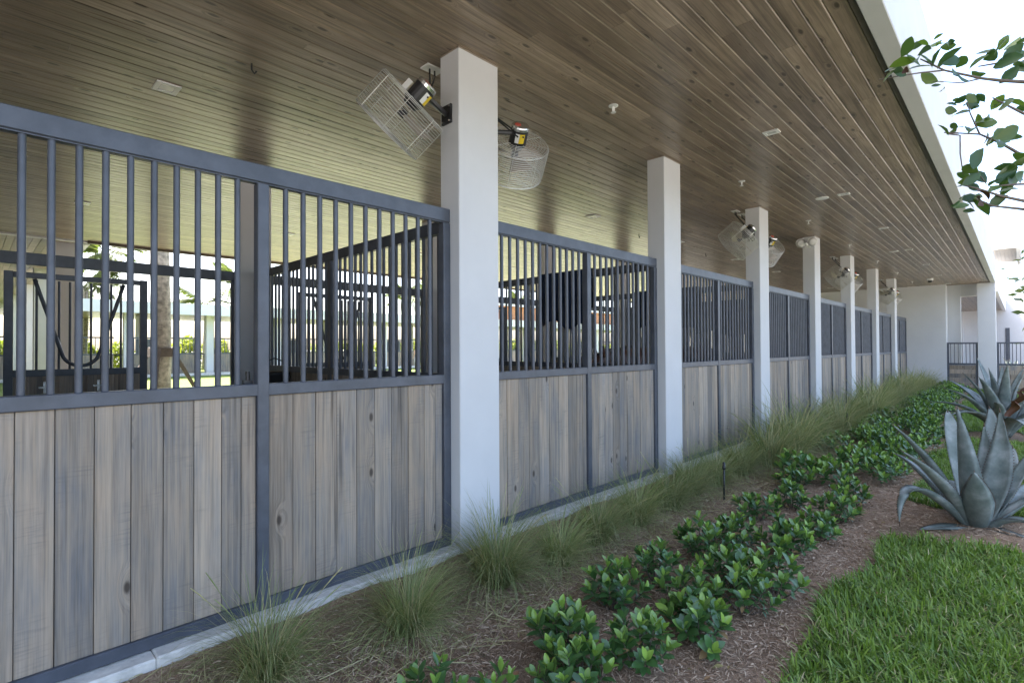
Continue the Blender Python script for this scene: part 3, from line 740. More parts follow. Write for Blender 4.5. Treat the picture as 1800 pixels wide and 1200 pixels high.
def skin_body(name, joints, edges, mat, parent, sub=2):
    me = bpy.data.meshes.new(name); me.from_pydata([j[:3] for j in joints], edges, []); me.materials.append(mat)
    me.skin_vertices.new(name='skin') if hasattr(me.skin_vertices, 'new') else None
    o = link(name, me, parent)
    md = o.modifiers.new('skin', 'SKIN'); md.use_smooth_shade = True
    if not me.skin_vertices: 
        bm = bmesh.new(); bm.from_mesh(me); bm.verts.layers.skin.verify(); bm.to_mesh(me); bm.free()
    for i, j in enumerate(joints):
        me.skin_vertices[0].data[i].radius = (j[3], j[4] if len(j) > 4 else j[3])
        me.skin_vertices[0].data[i].use_root = (i == 0)
    o.modifiers.new('sub', 'SUBSURF').levels = sub; o.modifiers['sub'].render_levels = sub
    return o
def horse(x, y, rz, label, mat, low_head=False):
    o = empty('horse', (x, y, 0), label, 'horse', 'horses in the stalls', rz)
    J = [(0, 0, 1.2, .26, .3), (-.45, 0, 1.25, .25, .29), (-.75, 0, 1.22, .2, .25), (.4, 0, 1.2, .23, .3), (.68, 0, 1.25, .17, .25)]
    E = [(0, 1), (1, 2), (0, 3), (3, 4)]
    hd = [(.95, 0, 1.5, .11, .17), (1.2, 0, 1.76, .09, .13), (1.38, 0, 1.78, .1, .12), (1.62, 0, 1.52, .07, .08), (1.7, 0, 1.42, .055, .06)] if not low_head else [(.98, 0, 1.28, .11, .17), (1.3, 0, 1.3, .09, .13), (1.48, 0, 1.26, .1, .12), (1.68, 0, .98, .07, .08), (1.73, 0, .88, .055, .06)]
    b0 = len(J); J += hd; E += [(4, b0)] + [(b0 + i, b0 + i + 1) for i in range(4)]
    for sy in (-1, 1):
        b1 = len(J)
        J += [(.62, sy * .15, 1.0, .1, .12), (.62, sy * .16, .78, .07), (.63, sy * .16, .5, .052), (.6, sy * .16, .3, .036), (.6, sy * .16, .12, .04), (.66, sy * .16, .035, .055)]
        E += [(4, b1)] + [(b1 + i, b1 + i + 1) for i in range(5)]
        b2 = len(J)
        J += [(-.72, sy * .16, 1.0, .14, .17), (-.64, sy * .17, .82, .1, .12), (-.84, sy * .17, .55, .058), (-.8, sy * .17, .32, .04), (-.78, sy * .17, .12, .042), (-.72, sy * .17, .035, .055)]
        E += [(2, b2)] + [(b2 + i, b2 + i + 1) for i in range(5)]
    skin_body('body', J, E, mat, o)
    b = MB(); b.tube([(-.9, 0, 1.3), (-1.02, 0, 1.2), (-1.05, 0, .9), (-1.03, 0, .55)], [.03, .06, .055, .02], 8); b.build('tail', M['darkcoat'], o, True)
    z1 = hd[2][2]; x1 = hd[2][0]
    b = MB()
    for sy in (-1, 1): b.tube([(x1 - .06, sy * .06, z1 + .08), (x1 - .05, sy * .085, z1 + .17), (x1 - .03, sy * .08, z1 + .24)], [.035, .035, .006], 6)
    b.build('ears', mat, o, True)
    b = MB(); b.tube([(.6, 0, 1.5), (hd[0][0] - .08, 0, hd[0][2] + .14), (hd[1][0] - .06, 0, hd[1][2] + .12), (hd[2][0], 0, hd[2][2] + .1)], [.03, .045, .045, .03], 6); b.build('mane', M['darkcoat'], o, True)
    return o
horse(7.95, 1.35, R(178), 'bay horse whose brown back shows low behind the bars right of the blue blanket', M['bay'], True)
horse(10.15, 1.7, R(5), 'red-brown horse whose back shows low behind the third stall front', M['bay'], True)
o = empty('feed_bucket', (2.545, 3.3, 0), 'black rubber bucket hung in the back corner of the nearest stall', 'bucket')
b = MB(); b.lathe([(.13, .82), (.17, 1.18), (.175, 1.2), (.16, 1.2), (.12, .85)], 18); b.build('tub', M['black'], o, True)
b = MB(); b.tube([(-.17, 0, 1.19), (-.1, 0, 1.33), (0, 0, 1.37), (.1, 0, 1.33), (.17, 0, 1.19)], .008, 6); b.build('handle', M['black'], o, True)
b = MB(); b.box(.05, .26, -.2, .2, .7, 1.0); b.build('bracket', M['black'], o)

# ------------------------------------------------------------------ courtyard: palm, opposite barn, hedge, palms, person
TOCAM = Vector((0, -3.1, 1.477))
p0 = empty('palm_tree', (3.28, 12.1, -.1), 'tall grey palm trunk with timber props, just beyond the aisle', 'palm tree')
b = MB(); zz = np.linspace(0, 9, 46); b.tube([(.02 * math.sin(z), 0, z) for z in zz], [.225 - .004 * z + .006 * math.sin(z * 23) for z in zz], 16); b.build('trunk', M['trunkp'], p0, True)
b = MB(); b.box(-.25, .25, -.24, .24, 1.4, 1.62); b.build('strap_collar', M['prop'], p0)
for an in (10, 130, 250):
    c_, s_ = math.cos(R(an)), math.sin(R(an)); b = MB()
    b.tube([(c_ * .24, s_ * .24, 1.62), (c_ * 1.15, s_ * 1.15, 0)], .06, 4); b.build('prop', M['prop'], p0)
def frond_mesh(L, n=34, droop=.5, w=.33, seed=0):
    rr = random.Random(seed); V = []; F = []
    def P(t): return Vector((L * (t - .18 * t * t * droop), 0, L * (.34 * t - droop * .75 * t * t)))
    for i in range(n):
        for sgn in (-1, 1):
            t = .14 + .86 * i / n; p = P(t); ln = w * L * math.sin(math.pi * (.12 + .84 * t)) * rr.uniform(.8, 1.1)
            d = Vector((.55, sgn * 1., -.45 - rr.random() * .35)).normalized(); wd = .032 * L
            k = len(V); q = p + d * ln
            V += [p + Vector((-wd * .5, 0, 0)), p + Vector((wd * .5, 0, 0)), p + d * ln * .5 + Vector((wd * .6, 0, 0)), q, p + d * ln * .5 + Vector((-wd * .6, 0, 0))]
            F.append((k, k + 1, k + 2, k + 3, k + 4))
    k = len(V)
    for i in range(9):
        p = P(i / 8); r = .012 * L * (1 - .8 * i / 8); V += [p + Vector((0, r, 0)), p + Vector((0, -r, 0)), p + Vector((0, 0, -r * 1.6))]
    for i in range(8):
        a = k + i * 3; F += [(a, a + 1, a + 4, a + 3), (a + 1, a + 2, a + 5, a + 4), (a + 2, a, a + 3, a + 5)]
    me = bpy.data.meshes.new('frond'); me.from_pydata([v[:] for v in V], [], F); me.materials.append(M['frond'])
    at = me.attributes.new('tone', 'FLOAT', 'POINT'); at.data.foreach_set('value', [rr.random() for _ in V]); return me
FR = [frond_mesh(1, 34, d, .33, i) for i, d in enumerate((.35, .7, 1.0, 1.35))]
def add_fronds(par, z, L, n, rr):
    for i in range(n):
        k = i % 4; o = link('frond', FR[k], par, (0, 0, z)); s_ = L * rr.uniform(.85, 1.12)
        o.rotation_euler = (rr.uniform(-.15, .15), (-.55, -.25, .1, .35)[k] + rr.uniform(-.15, .1), i * 2.399 + rr.uniform(-.2, .2)); o.scale = (s_, s_, s_)
add_fronds(p0, 9.0, 2.6, 12, random.Random(5))
def palm(x, y, h, L, label, n=13, seed=0):
    rr = random.Random(seed); o = empty('palm_tree', (x, y, -.2), label, 'palm tree', 'palms behind the opposite barn')
    b = MB(); b.tube([(.15 * math.sin(t * 2), 0, h * t) for t in np.linspace(0, 1, 12)], [.2 - .06 * t for t in np.linspace(0, 1, 12)], 9); b.build('trunk', M['trunkp'], o, True)
    add_fronds(o, h, L, n, rr)
palm(6.2, 40, 8.0, 3.2, 'feathery palm above the left end of the opposite roof', 15, 1)
palm(5.2, 41, 5.8, 2.8, 'shorter palm below the feathery one, over the opposite roof', 12, 2)
palm(14.4, 40, 6.6, 2.6, 'palm with drooping fronds seen right of the propped trunk', 14, 3)
palm(12.6, 42, 5.2, 2.3, 'small palm left of the drooping one, over the roof', 10, 4)
palm(29.5, 40, 6.6, 2.7, 'palm seen through the bars beside the nearest column', 14, 5)
palm(33.5, 41, 7.2, 2.7, 'palm farther right behind the opposite roof', 13, 6)
palm(47, 41, 7.0, 2.8, 'palm seen through the second stall', 13, 7)

ob = empty('opposite_barn', (20, 33, 0), 'long low white barn across the sunny courtyard lawn', 'barn')
def op(name, x0, x1, y0, y1, z0, z1, mat='white'):
    b = MB(); b.box(x0 - 20, x1 - 20, y0 - 33, y1 - 33, z0, z1); return b.build(name, M[mat], ob)
op('roof', -14, 80, 31.9, 41, 3.62, 4.1); op('fascia', -14, 80, 31.75, 31.899, 3.5, 4.15); op('soffit', -14, 80, 31.9, 41, 3.6, 3.619, 'ceil')
op('base_curb', -14, 80, 32.6, 32.8, -.2, .06, 'concrete')
xx = -10.5; i = 0
while xx < 70:
    op('column', xx, xx + .4, 32.9, 33.3, -.2, 3.6); op('column', xx + 1.3, xx + 1.6, 36.9, 37.2, -.2, 3.6)
    op('top_rail', xx + .41, xx + 3.73, 33.2, 33.25, 2.12, 2.2, 'metal'); op('middle_rail', xx + .41, xx + 3.73, 33.2, 33.25, 1.2, 1.27, 'metal')
    bb = MB()
    for q in range(16): bb.box(xx + .5 + q * .2 - 20, xx + .53 + q * .2 - 20, .21, .24, 1.27, 2.12)
    s_ = bb.build('bars', M['metal'], ob); s_['kind'] = 'stuff'
    for q in range(2): op('board_panel', xx + .42 + q * 1.66, xx + 2.05 + q * 1.66, 33.21, 33.25, .06, 1.19, 'plank')
    if i % 2 == 0: op('dark_door', xx + .6, xx + 1.9, 33.27, 33.31, .06, 2.1, 'metal')
    xx += 4.14; i += 1
op('back_rail', -14, 80, 40.4, 40.45, 1.1, 1.2, 'metal')
op('clerestory', 34, 60, 33.5, 33.7, 4.11, 5.6, 'orange'); op('upper_roof', 33.5, 60.5, 33.0, 40, 5.61, 6.0)
def leaf_cloud(n, rad, size, seed, tone_hi=.9, shell=.55):
    r_ = np.random.default_rng(seed)
    u = r_.normal(size=(n, 3)); u /= np.linalg.norm(u, axis=1)[:, None]
    rr = (shell + (1 - shell) * r_.random(n)) ** .6
    lump = 1 + .22 * np.sin(u[:, 0] * 5 + seed) * np.cos(u[:, 1] * 4 + seed * 2) + .15 * np.sin(u[:, 2] * 7 + u[:, 0] * 3)
    c = u * (rr * lump)[:, None] * np.array(rad)
    a = r_.normal(size=(n, 3)); a /= np.linalg.norm(a, axis=1)[:, None]
    bq = np.cross(a, r_.normal(size=(n, 3))); bq /= np.linalg.norm(bq, axis=1)[:, None]
    s_ = size * r_.uniform(.6, 1.3, n)[:, None]
    V = np.stack([c - a * s_, c + bq * s_ * .45, c + a * s_, c - bq * s_ * .45], 1).reshape(-1, 3)
    F = np.arange(n * 4).reshape(n, 4); t = np.repeat(r_.random(n) * tone_hi, 4)
    return V, F, t
HB = []
for i in range(3):
    V, F, t = leaf_cloud(1500, (1.5, .9, 1.35), .17, 20 + i); HB.append(np_mesh('foliage', V, [F], t, M['hedge']))
xx = -12
i = 0
while xx < 76:
    o = link('hedge_bush', HB[i % 3]); o.location = (xx, 44.5 + rnd.uniform(-.6, .6), 1.0); o.rotation_euler = (0, 0, rnd.uniform(0, 6)); s_ = rnd.uniform(.7, 1.1); o.scale = (s_, s_, s_)
    tag(o, 'yellow-green bush of the hedge row behind the opposite barn', 'bush', 'hedge bushes behind the opposite barn')
    xx += 2.2; i += 1
# person on the lawn, seen through the bars
pr = empty('person', (24.2, 30.6, -.09), 'person in a white and blue shirt standing on the courtyard lawn', 'person', None, R(190))
J = [(0, 0, .95, .13, .1), (0, 0, 1.15, .13, .09), (0, 0, 1.38, .16, .09), (0, 0, 1.5, .055), (0, 0, 1.62, .085, .09), (0, 0, 1.72, .07, .08)]
E = [(i, i + 1) for i in range(5)]
for sx in (-1, 1):
    b0 = len(J); J += [(sx * .19, 0, 1.4, .06), (sx * .25, .02, 1.12, .045), (sx * .24, -.08, .9, .035), (sx * .24, -.12, .8, .03)]; E += [(2, b0), (b0, b0 + 1), (b0 + 1, b0 + 2), (b0 + 2, b0 + 3)]
    b0 = len(J); J += [(sx * .1, 0, .85, .09), (sx * .11, -.02, .48, .065), (sx * .11, .01, .08, .045), (sx * .12, -.13, .03, .04)]; E += [(0, b0), (b0, b0 + 1), (b0 + 1, b0 + 2), (b0 + 2, b0 + 3)]
skin_body('body', J, E, M['skin'], pr)
b = MB(); b.lathe([(.165, .88), (.17, 1.0), (.155, 1.15), (.185, 1.36), (.13, 1.46), (.065, 1.5)], 14, mat=Matrix.Diagonal((1, .72, 1))); b.build('shirt', M['shirt'], pr, True)
b = MB()
for sx in (-1, 1): b.tube([(sx * .09, 0, .92), (sx * .11, -.02, .48), (sx * .11, .01, .1)], [.12, .09, .075], 10)
b.build('trousers', M['trouser'], pr, True)
b = MB(); b.lathe([(.03, 1.8), (.08, 1.78), (.098, 1.7), (.09, 1.62)], 12, (0, .015, 0)); b.build('hair', M['hair'], pr, True)
horse(10.9, 34.3, R(-90), 'dark horse looking out over a stall of the opposite barn', M['darkcoat'])

# ------------------------------------------------------------------ garden: turf and mulch
def blades(n, xy, zf, length, width, lean, mat, seed, tone_pow=1.0, name='turf'):
    """n curved grass blades (two quads + tip) in one mesh"""
    r_ = np.random.default_rng(seed)
    x, y = xy; n = len(x)
    z = zf(x, y); L = length * r_.uniform(.55, 1.25, n); w = width * r_.uniform(.7, 1.25, n)
    az = r_.uniform(0, 2 * np.pi, n); ln = lean * r_.uniform(.1, 1.3, n); fa = az + np.pi / 2 + r_.uniform(-.6, .6, n)
    d = np.stack([np.cos(az), np.sin(az)], -1); wd = np.stack([np.cos(fa), np.sin(fa)], -1)
    P = []
    for t, wf in ((0, .8), (.45, 1.0), (.8, .7)):
        out = (ln * t * t * L)[:, None] * d; h = L * t * (1 - .38 * ln * t)
        for sg in (-1, 1):
            q = np.stack([x + out[:, 0] + sg * wf * .5 * w * wd[:, 0], y + out[:, 1] + sg * wf * .5 * w * wd[:, 1], z + h], -1); P.append(q)
    out = (ln * L)[:, None] * d; P.append(np.stack([x + out[:, 0], y + out[:, 1], z + L * (1 - .38 * ln)], -1))
    V = np.stack(P, 1).reshape(-1, 3); b = np.arange(n)[:, None] * 7
    Q = np.concatenate([b + np.array([[0, 1, 3, 2]]), b + np.array([[2, 3, 5, 4]])]); T3 = b + np.array([[4, 5, 6]])
    tone = np.repeat(r_.random(n) ** tone_pow, 7)
    return np_mesh(name, V, [Q, T3], tone, mat)
def scatter(n, x0, x1, y0, y1, mask, seed, fade=None):
    r_ = np.random.default_rng(seed); x = r_.uniform(x0, x1, n); y = r_.uniform(y0, y1, n)
    k = mask(x, y); x, y = x[k], y[k]
    return x, y
X, Y = [], []
for (n, a, b_, c, d, s_) in ((52000, .5, 7, -4.4, -2.0, 1), (36000, 7, 13, -4.2, -2.0, 2), (34000, 13, 26, -4.2, -1.6, 3), (7000, .5, 16, -6, -4.4, 4)):
    x_, y_ = scatter(n, a, b_, c, d, lawn_mask, s_); X.append(x_); Y.append(y_)
X = np.concatenate(X); Y = np.concatenate(Y)
gl = link('lawn_grass', blades(0, (X, Y), lambda x, y: ground_z(x, y) + .008, .10, .0092, .95, M['turf'], 5, 1.2)); gl['kind'] = 'stuff'
x_, y_ = scatter(9000, .5, 12, -4.2, -2.0, lawn_mask, 12)
gl = link('lawn_thatch', blades(0, (x_, y_), lambda x, y: ground_z(x, y) + .012, .085, .006, 1.5, M['tuft'], 6, .5)); gl['kind'] = 'stuff'
# mulch shreds
r_ = np.random.default_rng(9)
def shreds(n, x0, x1, y0, y1, seed, Lm=.035):
    r_ = np.random.default_rng(seed)
    x = r_.uniform(x0, x1, n); y = r_.uniform(y0, y1, n); k = ~lawn_mask(x, y + .04); x, y = x[k], y[k]; n = len(x)
    z = ground_z(x, y) + r_.uniform(.002, .016, n); az = r_.uniform(0, np.pi * 2, n); L = Lm * r_.uniform(.35, 1.7, n); w = r_.uniform(.0015, .0055, n); tl = r_.normal(0, .22, n); ro = r_.normal(0, .6, n)
    a = np.stack([np.cos(az) * np.cos(tl), np.sin(az) * np.cos(tl), np.sin(tl)], -1)
    s_ = np.stack([-np.sin(az) * np.cos(ro), np.cos(az) * np.cos(ro), np.sin(ro)], -1)
    c = np.stack([x, y, z], -1); A = a * L[:, None] / 2; B = s_ * w[:, None] / 2; up = np.array([0, 0, .0025])
    V = np.stack([c - A - B, c - A + B, c + B * 1.2 + up, c - B * 1.2 + up, c + A + B * .6, c + A - B * .6], 1).reshape(-1, 3)
    b = np.arange(n)[:, None] * 6
    F = np.concatenate([b + np.array([[0, 1, 2, 3]]), b + np.array([[3, 2, 4, 5]])]); return V, F, np.repeat(r_.random(n) ** 1.6, 6)
for i, a in enumerate(((60000, .2, 5.5, -2.75, -.12, 1, .034), (30000, 5.5, 10, -3.1, -.12, 2, .04), (14000, 10, 20, -2.6, -.12, 3, .05))):
    V, F, t = shreds(*a); o = link('mulch_shreds', np_mesh('mulch_shreds', V, [F], t, M['mulch_chip'])); o['kind'] = 'stuff'

V, F, t = shreds(5200, .3, 12, -1.05, -.1, 7, .17); o = link('dry_straw', np_mesh('dry_straw', V, [F], .55 + .45 * t, M['tuft'])); o['kind'] = 'stuff'
# ------------------------------------------------------------------ tufts of fountain grass
def tuft_mesh(n, Ls, spread, seed, width=.0034, tan=.28):
    r_ = np.random.default_rng(seed)
    az = r_.uniform(0, 2 * np.pi, n); br = .10 * np.sqrt(r_.random(n)) * (Ls / .6); ba = az + r_.normal(0, .8, n)
    L = Ls * r_.uniform(.55, 1.25, n); tilt = np.abs(r_.normal(.45, .42, n)).clip(.03, 1.35); cur = r_.uniform(.35, 1.5, n) * spread
    w = width * r_.uniform(.6, 1.2, n); seg = 6
    P = np.stack([br * np.cos(ba), br * np.sin(ba), np.zeros(n)], -1); th = tilt.copy(); pts = [P]
    for i in range(seg):
        st = L / seg; P = P + np.stack([np.sin(th) * np.cos(az), np.sin(th) * np.sin(az), np.cos(th)], -1) * st[:, None]; P[:, 2] = np.maximum(P[:, 2], .012); pts.append(P)
        th = np.minimum(th + cur / seg * (1 + .5 * i / seg), 2.6)
    side = np.stack([-np.sin(az + .5), np.cos(az + .5), np.zeros(n)], -1)
    V = []
    for i in range(seg): 
        ww = (w * (1 - .75 * (i / seg) ** 1.5))[:, None] * .5; V += [pts[i] - side * ww, pts[i] + side * ww]
    V.append(pts[seg]); k = 2 * seg + 1
    V = np.stack(V, 1).reshape(-1, 3); b = np.arange(n)[:, None] * k
    Q = np.concatenate([b + np.array([[2 * i, 2 * i + 1, 2 * i + 3, 2 * i + 2]]) for i in range(seg - 1)]); T3 = b + np.array([[2 * seg - 2, 2 * seg - 1, 2 * seg]])
    dead = (r_.random(n) < tan) | (L < Ls * .7) & (r_.random(n) < .4)
    tn = np.where(dead, r_.uniform(.55, 1, n), r_.uniform(0, .35, n))
    return np_mesh('blades', V, [Q, T3], np.repeat(tn, k), M['tuft'])
def seed_mesh(n, Ls, seed):
    rr = random.Random(seed); b = MB()
    for i in range(n):
        az = rr.uniform(0, 6.28); th = rr.uniform(.08, .6); L = Ls * rr.uniform(1.1, 1.55); p = Vector((.04 * math.cos(az), .04 * math.sin(az), 0)); pts = [p]
        for j in range(9):
            p = p + Vector((math.sin(th) * math.cos(az), math.sin(th) * math.sin(az), math.cos(th))) * L / 9; pts.append(p); th += rr.uniform(.01, .1)
        b.tube(pts, [.0014] * 8 + [.0035, .0018], 4, .7 if i % 2 else .2)
    return b.mesh('seed_stalks', M['tuft'])
TM = [tuft_mesh(n, L, s_, i + 40, w, .17 if i < 3 else .28) for i, (n, L, s_, w) in enumerate(((600, .52, 1.5, .0050), (950, .62, 1.4, .0052), (900, .70, 1.6, .0060), (520, .86, 1.3, .0095), (540, .95, 1.4, .0105)))]
SM = [seed_mesh(6, L, i) for i, L in enumerate((.42, .5, .55, .62, .7))]
tufts = [(1.02, -.42, 0, .95), (1.76, -.55, 1, .82), (2.52, -.50, 1, 1.0), (3.05, -.62, 2, .85), (3.62, -.56, 2, .95), (4.25, -.55, 2, 1.0), (4.9, -.55, 2, .98), (5.45, -.5, 2, 1.0), (6.1, -.5, 2, 1.0), (6.8, -.52, 2, 1.1),
         (7.6, -.62, 4, 1.0), (8.4, -.66, 4, 1.05), (9.2, -.6, 3, 1.0), (10.0, -.62, 3, .95)]
xx = 10.8
while xx < 24.4: tufts.append((xx, -.64 + rnd.uniform(-.2, .16), rnd.choice((3, 4)), rnd.uniform(.72, 1.18))); xx += rnd.uniform(.68, 1.0)
tl = ['sparse tuft of fine grass lowest at the left, by the nearest stall front', 'round tuft of grass in mulch before the nearest stall front, left of the widest column', 'green tuft of grass against the foot of the widest white column', 'first low tuft right of the widest column, before the second stall front',
      'second low spreading tuft before the second stall front', 'third low spreading tuft before the second stall front', 'spreading tuft at the foot of the second column', 'tuft beside the nearest black stake', 'tuft behind the nearest black stake, before the third stall front', 'tuft of grass at the foot of the third column',
      'large arching grass clump before the fourth stall front, nearest of the tall ones', 'second tall arching grass clump, by the fourth column', 'third tall arching grass clump, before the fifth stall front', 'fourth tall grass clump, near the second black stake']
for i, (x, y, k, s_) in enumerate(tufts):
    o = empty('grass_tuft', (x, y, float(ground_z(np.array(x), np.array(y)))), tl[i] if i < len(tl) else 'tall grass clump in the dense far run along the columns', 'grass clump', 'grass clumps along the barn front', rnd.uniform(0, 6.28))
    if 3 <= i <= 9: s_ *= .8
    o.scale = (s_, s_, s_ * rnd.uniform(.95, 1.08))
    q = link('blades', TM[k], o); q['kind'] = 'stuff'; link('seed_stalks', SM[k], o)
# weed growing in the third tuft
# ------------------------------------------------------------------ glossy shrubs
def leaf_shape(L, w, bend, fold, tone, mat, name='leaf'):
    st = ((0, .06), (.2, .62), (.48, 1.0), (.75, .78), (.93, .32), (1, .0)); V = []; F = []
    for t, wf in st:
        z = -bend * L * t * t; x = L * t * (1 - .12 * bend)
        V += [(x, -w * .5 * wf, z + fold * w * wf), (x, 0, z), (x, w * .5 * wf, z + fold * w * wf)]
    for i in range(len(st) - 1):
        a = i * 3; F += [(a, a + 3, a + 4, a + 1), (a + 1, a + 4, a + 5, a + 2)]
    return V, F
def leaf_me(L, w, bend, fold, tone, mat):
    V, F = leaf_shape(L, w, bend, fold, tone, mat); me = bpy.data.meshes.new('leaf'); me.from_pydata(V, [], F); me.materials.append(M[mat])
    me.polygons.foreach_set('use_smooth', [True] * len(F))
    at = me.attributes.new('tone', 'FLOAT', 'POINT'); at.data.foreach_set('value', [tone] * len(V)); return me
LF = [leaf_me(1, .56, .12, .14, .05, 'ficus'), leaf_me(1, .52, .3, .08, .0, 'ficus'), leaf_me(1, .56, .05, .16, .45, 'ficus'), leaf_me(1, .48, .1, .24, 1.0, 'ficus'), leaf_me(1, .5, .35, .2, .3, 'litter')]
def shrub_leaves(rr, rad, h, nst, npl):
    """(matrix, variant) per leaf; rosettes at the ends of short stems"""
    out = []; stems = []; big = rr.uniform(.86, 1.14)
    for i in range(nst):
        a = i * 2.399 + rr.uniform(-.4, .4); d = rad * math.sqrt((i + .4) / nst) * rr.uniform(.85, 1.08)
        ztop = h * (1.0 - .55 * (d / rad) ** 2) * rr.uniform(.8, 1.15)
        base = Vector((d * .25 * math.cos(a), d * .25 * math.sin(a), 0)); tip = Vector((d * math.cos(a), d * math.sin(a), ztop))
        ax = (tip - base).normalized(); ax = (ax + Vector((0, 0, .55))).normalized(); stems.append((base, tip))
        n = npl + rr.randint(-1, 1)
        for j in range(n):
            t = j / max(1, n - 1)          # 0 top, 1 low on the stem
            p = tip.lerp(base, t * .62 * rr.uniform(.85, 1.1)); el = R(68 - 62 * t) + rr.uniform(-.2, .2); aj = j * 2.399 + a + rr.uniform(-.3, .3)
            q = ax.to_track_quat('Z', 'X').to_matrix()
            d_ = q @ Vector((math.cos(aj) * math.cos(el), math.sin(aj) * math.cos(el), math.sin(el)))
            upv = q @ Vector((-math.cos(aj) * math.sin(el), -math.sin(aj) * math.sin(el), math.cos(el)))
            sd_ = upv.cross(d_).normalized(); upv = d_.cross(sd_)
            s_ = big * (.046 + .034 * math.sin(math.pi * min(1, t + .22))) * rr.uniform(.85, 1.15) * (1.05 if t > .15 else .85)
            k = 3 if t < .2 and rr.random() < .65 else (2 if t < .4 and rr.random() < .55 else (4 if t > .5 and rr.random() < .035 else rr.choice((0, 1, 0))))
            m_ = Matrix((d_ * s_, sd_ * s_, upv * s_)).transposed().to_4x4(); m_.translation = p + d_ * .004
            if m_.translation.z < .015: m_.translation.z = .015
            out.append((m_, k))
    return out, stems
def stem_mesh(stems):
    b = MB()
    for p, q in stems: b.tube([p, p.lerp(q, .55) + Vector((0, 0, -.01)), q], [.005, .0035, .002], 5)
    return b.mesh('stems', M['bark'])
SH = [(2.153, -1.377), (2.36, -1.70), (1.98, -1.60), (2.799, -1.275), (3.251, -1.308), (3.06, -1.65), (2.82, -1.80), (3.882, -1.347), (3.55, -1.70), (3.3, -1.86), (3.62, -1.95), (4.328, -1.418), (4.42, -1.78), (5.1, -1.32), (5.721, -1.441), (4.962, -1.869), (5.583, -1.85), (6.2, -1.86), (6.5, -1.25), (1.47, -1.16), (1.63, -1.42)]
SL = ['broad glossy shrub nearest the camera among those at the bottom, left one of its row', 'glossy shrub with bright young tips, right of the lowest broad one', 'glossy shrub cut by the bottom edge of the picture', 'glossy shrub behind the lowest row, on its grass-tuft side',
      'glossy shrub near the middle of the bed, facing the second column', 'glossy shrub in the centre of the near bed, lawn side', 'glossy shrub closest to the bare mulch path and lawn corner', 'glossy shrub standing behind the near group, facing the stake', 'wide glossy shrub above the bare mulch beside the lawn corner',
      'small glossy shrub at the lawn side of the near group', 'low sprawling glossy shrub, last of the near group toward the lawn', 'upright glossy shrub right below the black stake', 'full glossy shrub below and right of the black stake', 'dark bushy shrub behind the stake toward the columns', 'dense glossy shrub where the bed begins to close up',
      'glossy shrub level with the large agave base, mulch path side', 'glossy shrub nearest the drooping agave leaf', 'glossy shrub just behind the drooping agave leaf', 'glossy shrub at the start of the dense far bed', 'small sprig with a few bright leaves at the bottom edge', 'low leafy sprig beside the small bottom one']
for i, (x, y) in enumerate(SH):
    rr = random.Random(100 + i)
    small = i >= 19
    o = empty('shrub', (x, y, float(ground_z(np.array(x), np.array(y)))), SL[i], 'shrub', 'glossy shrubs in the mulch bed', rr.uniform(0, 6.28))
    lv, stems = shrub_leaves(rr, (.16 if small else rr.uniform(.18, .235)), (.16 if small else rr.uniform(.19, .27)), (7 if small else rr.randint(11, 15)), 9 if small else 15)
    for m_, k in lv:
        q = link('leaf', LF[k], o); q.matrix_local = m_
    link('stems', stem_mesh(stems), o)
FAR = []
for i in range(5):
    rr = random.Random(300 + i); lv, stems = shrub_leaves(rr, .24, .25, 15, 11); V = []; F = []; T_ = []
    for m_, k in lv:
        me = LF[k]; o_ = len(V); V += [tuple(m_ @ v.co) for v in me.vertices]; F += [tuple(j + o_ for j in p.vertices) for p in me.polygons]; T_ += [(.05, 0, .5, 1.0, .9)[k]] * len(me.vertices)
    me = bpy.data.meshes.new('foliage'); me.from_pydata(V, [], F); me.materials.append(M['ficus']); me.polygons.foreach_set('use_smooth', [True] * len(F))
    at = me.attributes.new('tone', 'FLOAT', 'POINT'); at.data.foreach_set('value', T_); FAR.append(me)
xx = 6.9; nfar = 0
while xx < 25.5:
    lo, hi = (-1.95 + max(0, xx - 9) * .03, -1.12 - max(0, 9 - xx) * .03)
    for j in range(3):
        y = lo + (hi - lo) * j / 2 + rnd.uniform(-.1, .1); x = xx + rnd.uniform(-.14, .14)
        if rnd.random() < (.36 if xx < 9.5 else .2): continue
        o = link('shrub', FAR[rnd.randrange(5)]); o.location = (x, y, float(ground_z(np.array(x), np.array(y)))); o.rotation_euler = (0, 0, rnd.uniform(0, 6.28)); s_ = rnd.uniform(.9, 1.2); o.scale = (s_, s_, s_ * rnd.uniform(.9, 1.15))
        tag(o, 'glossy shrub of the dense planted strip beyond the large agave', 'shrub', 'shrubs in the dense far strip'); nfar += 1
    xx += .46

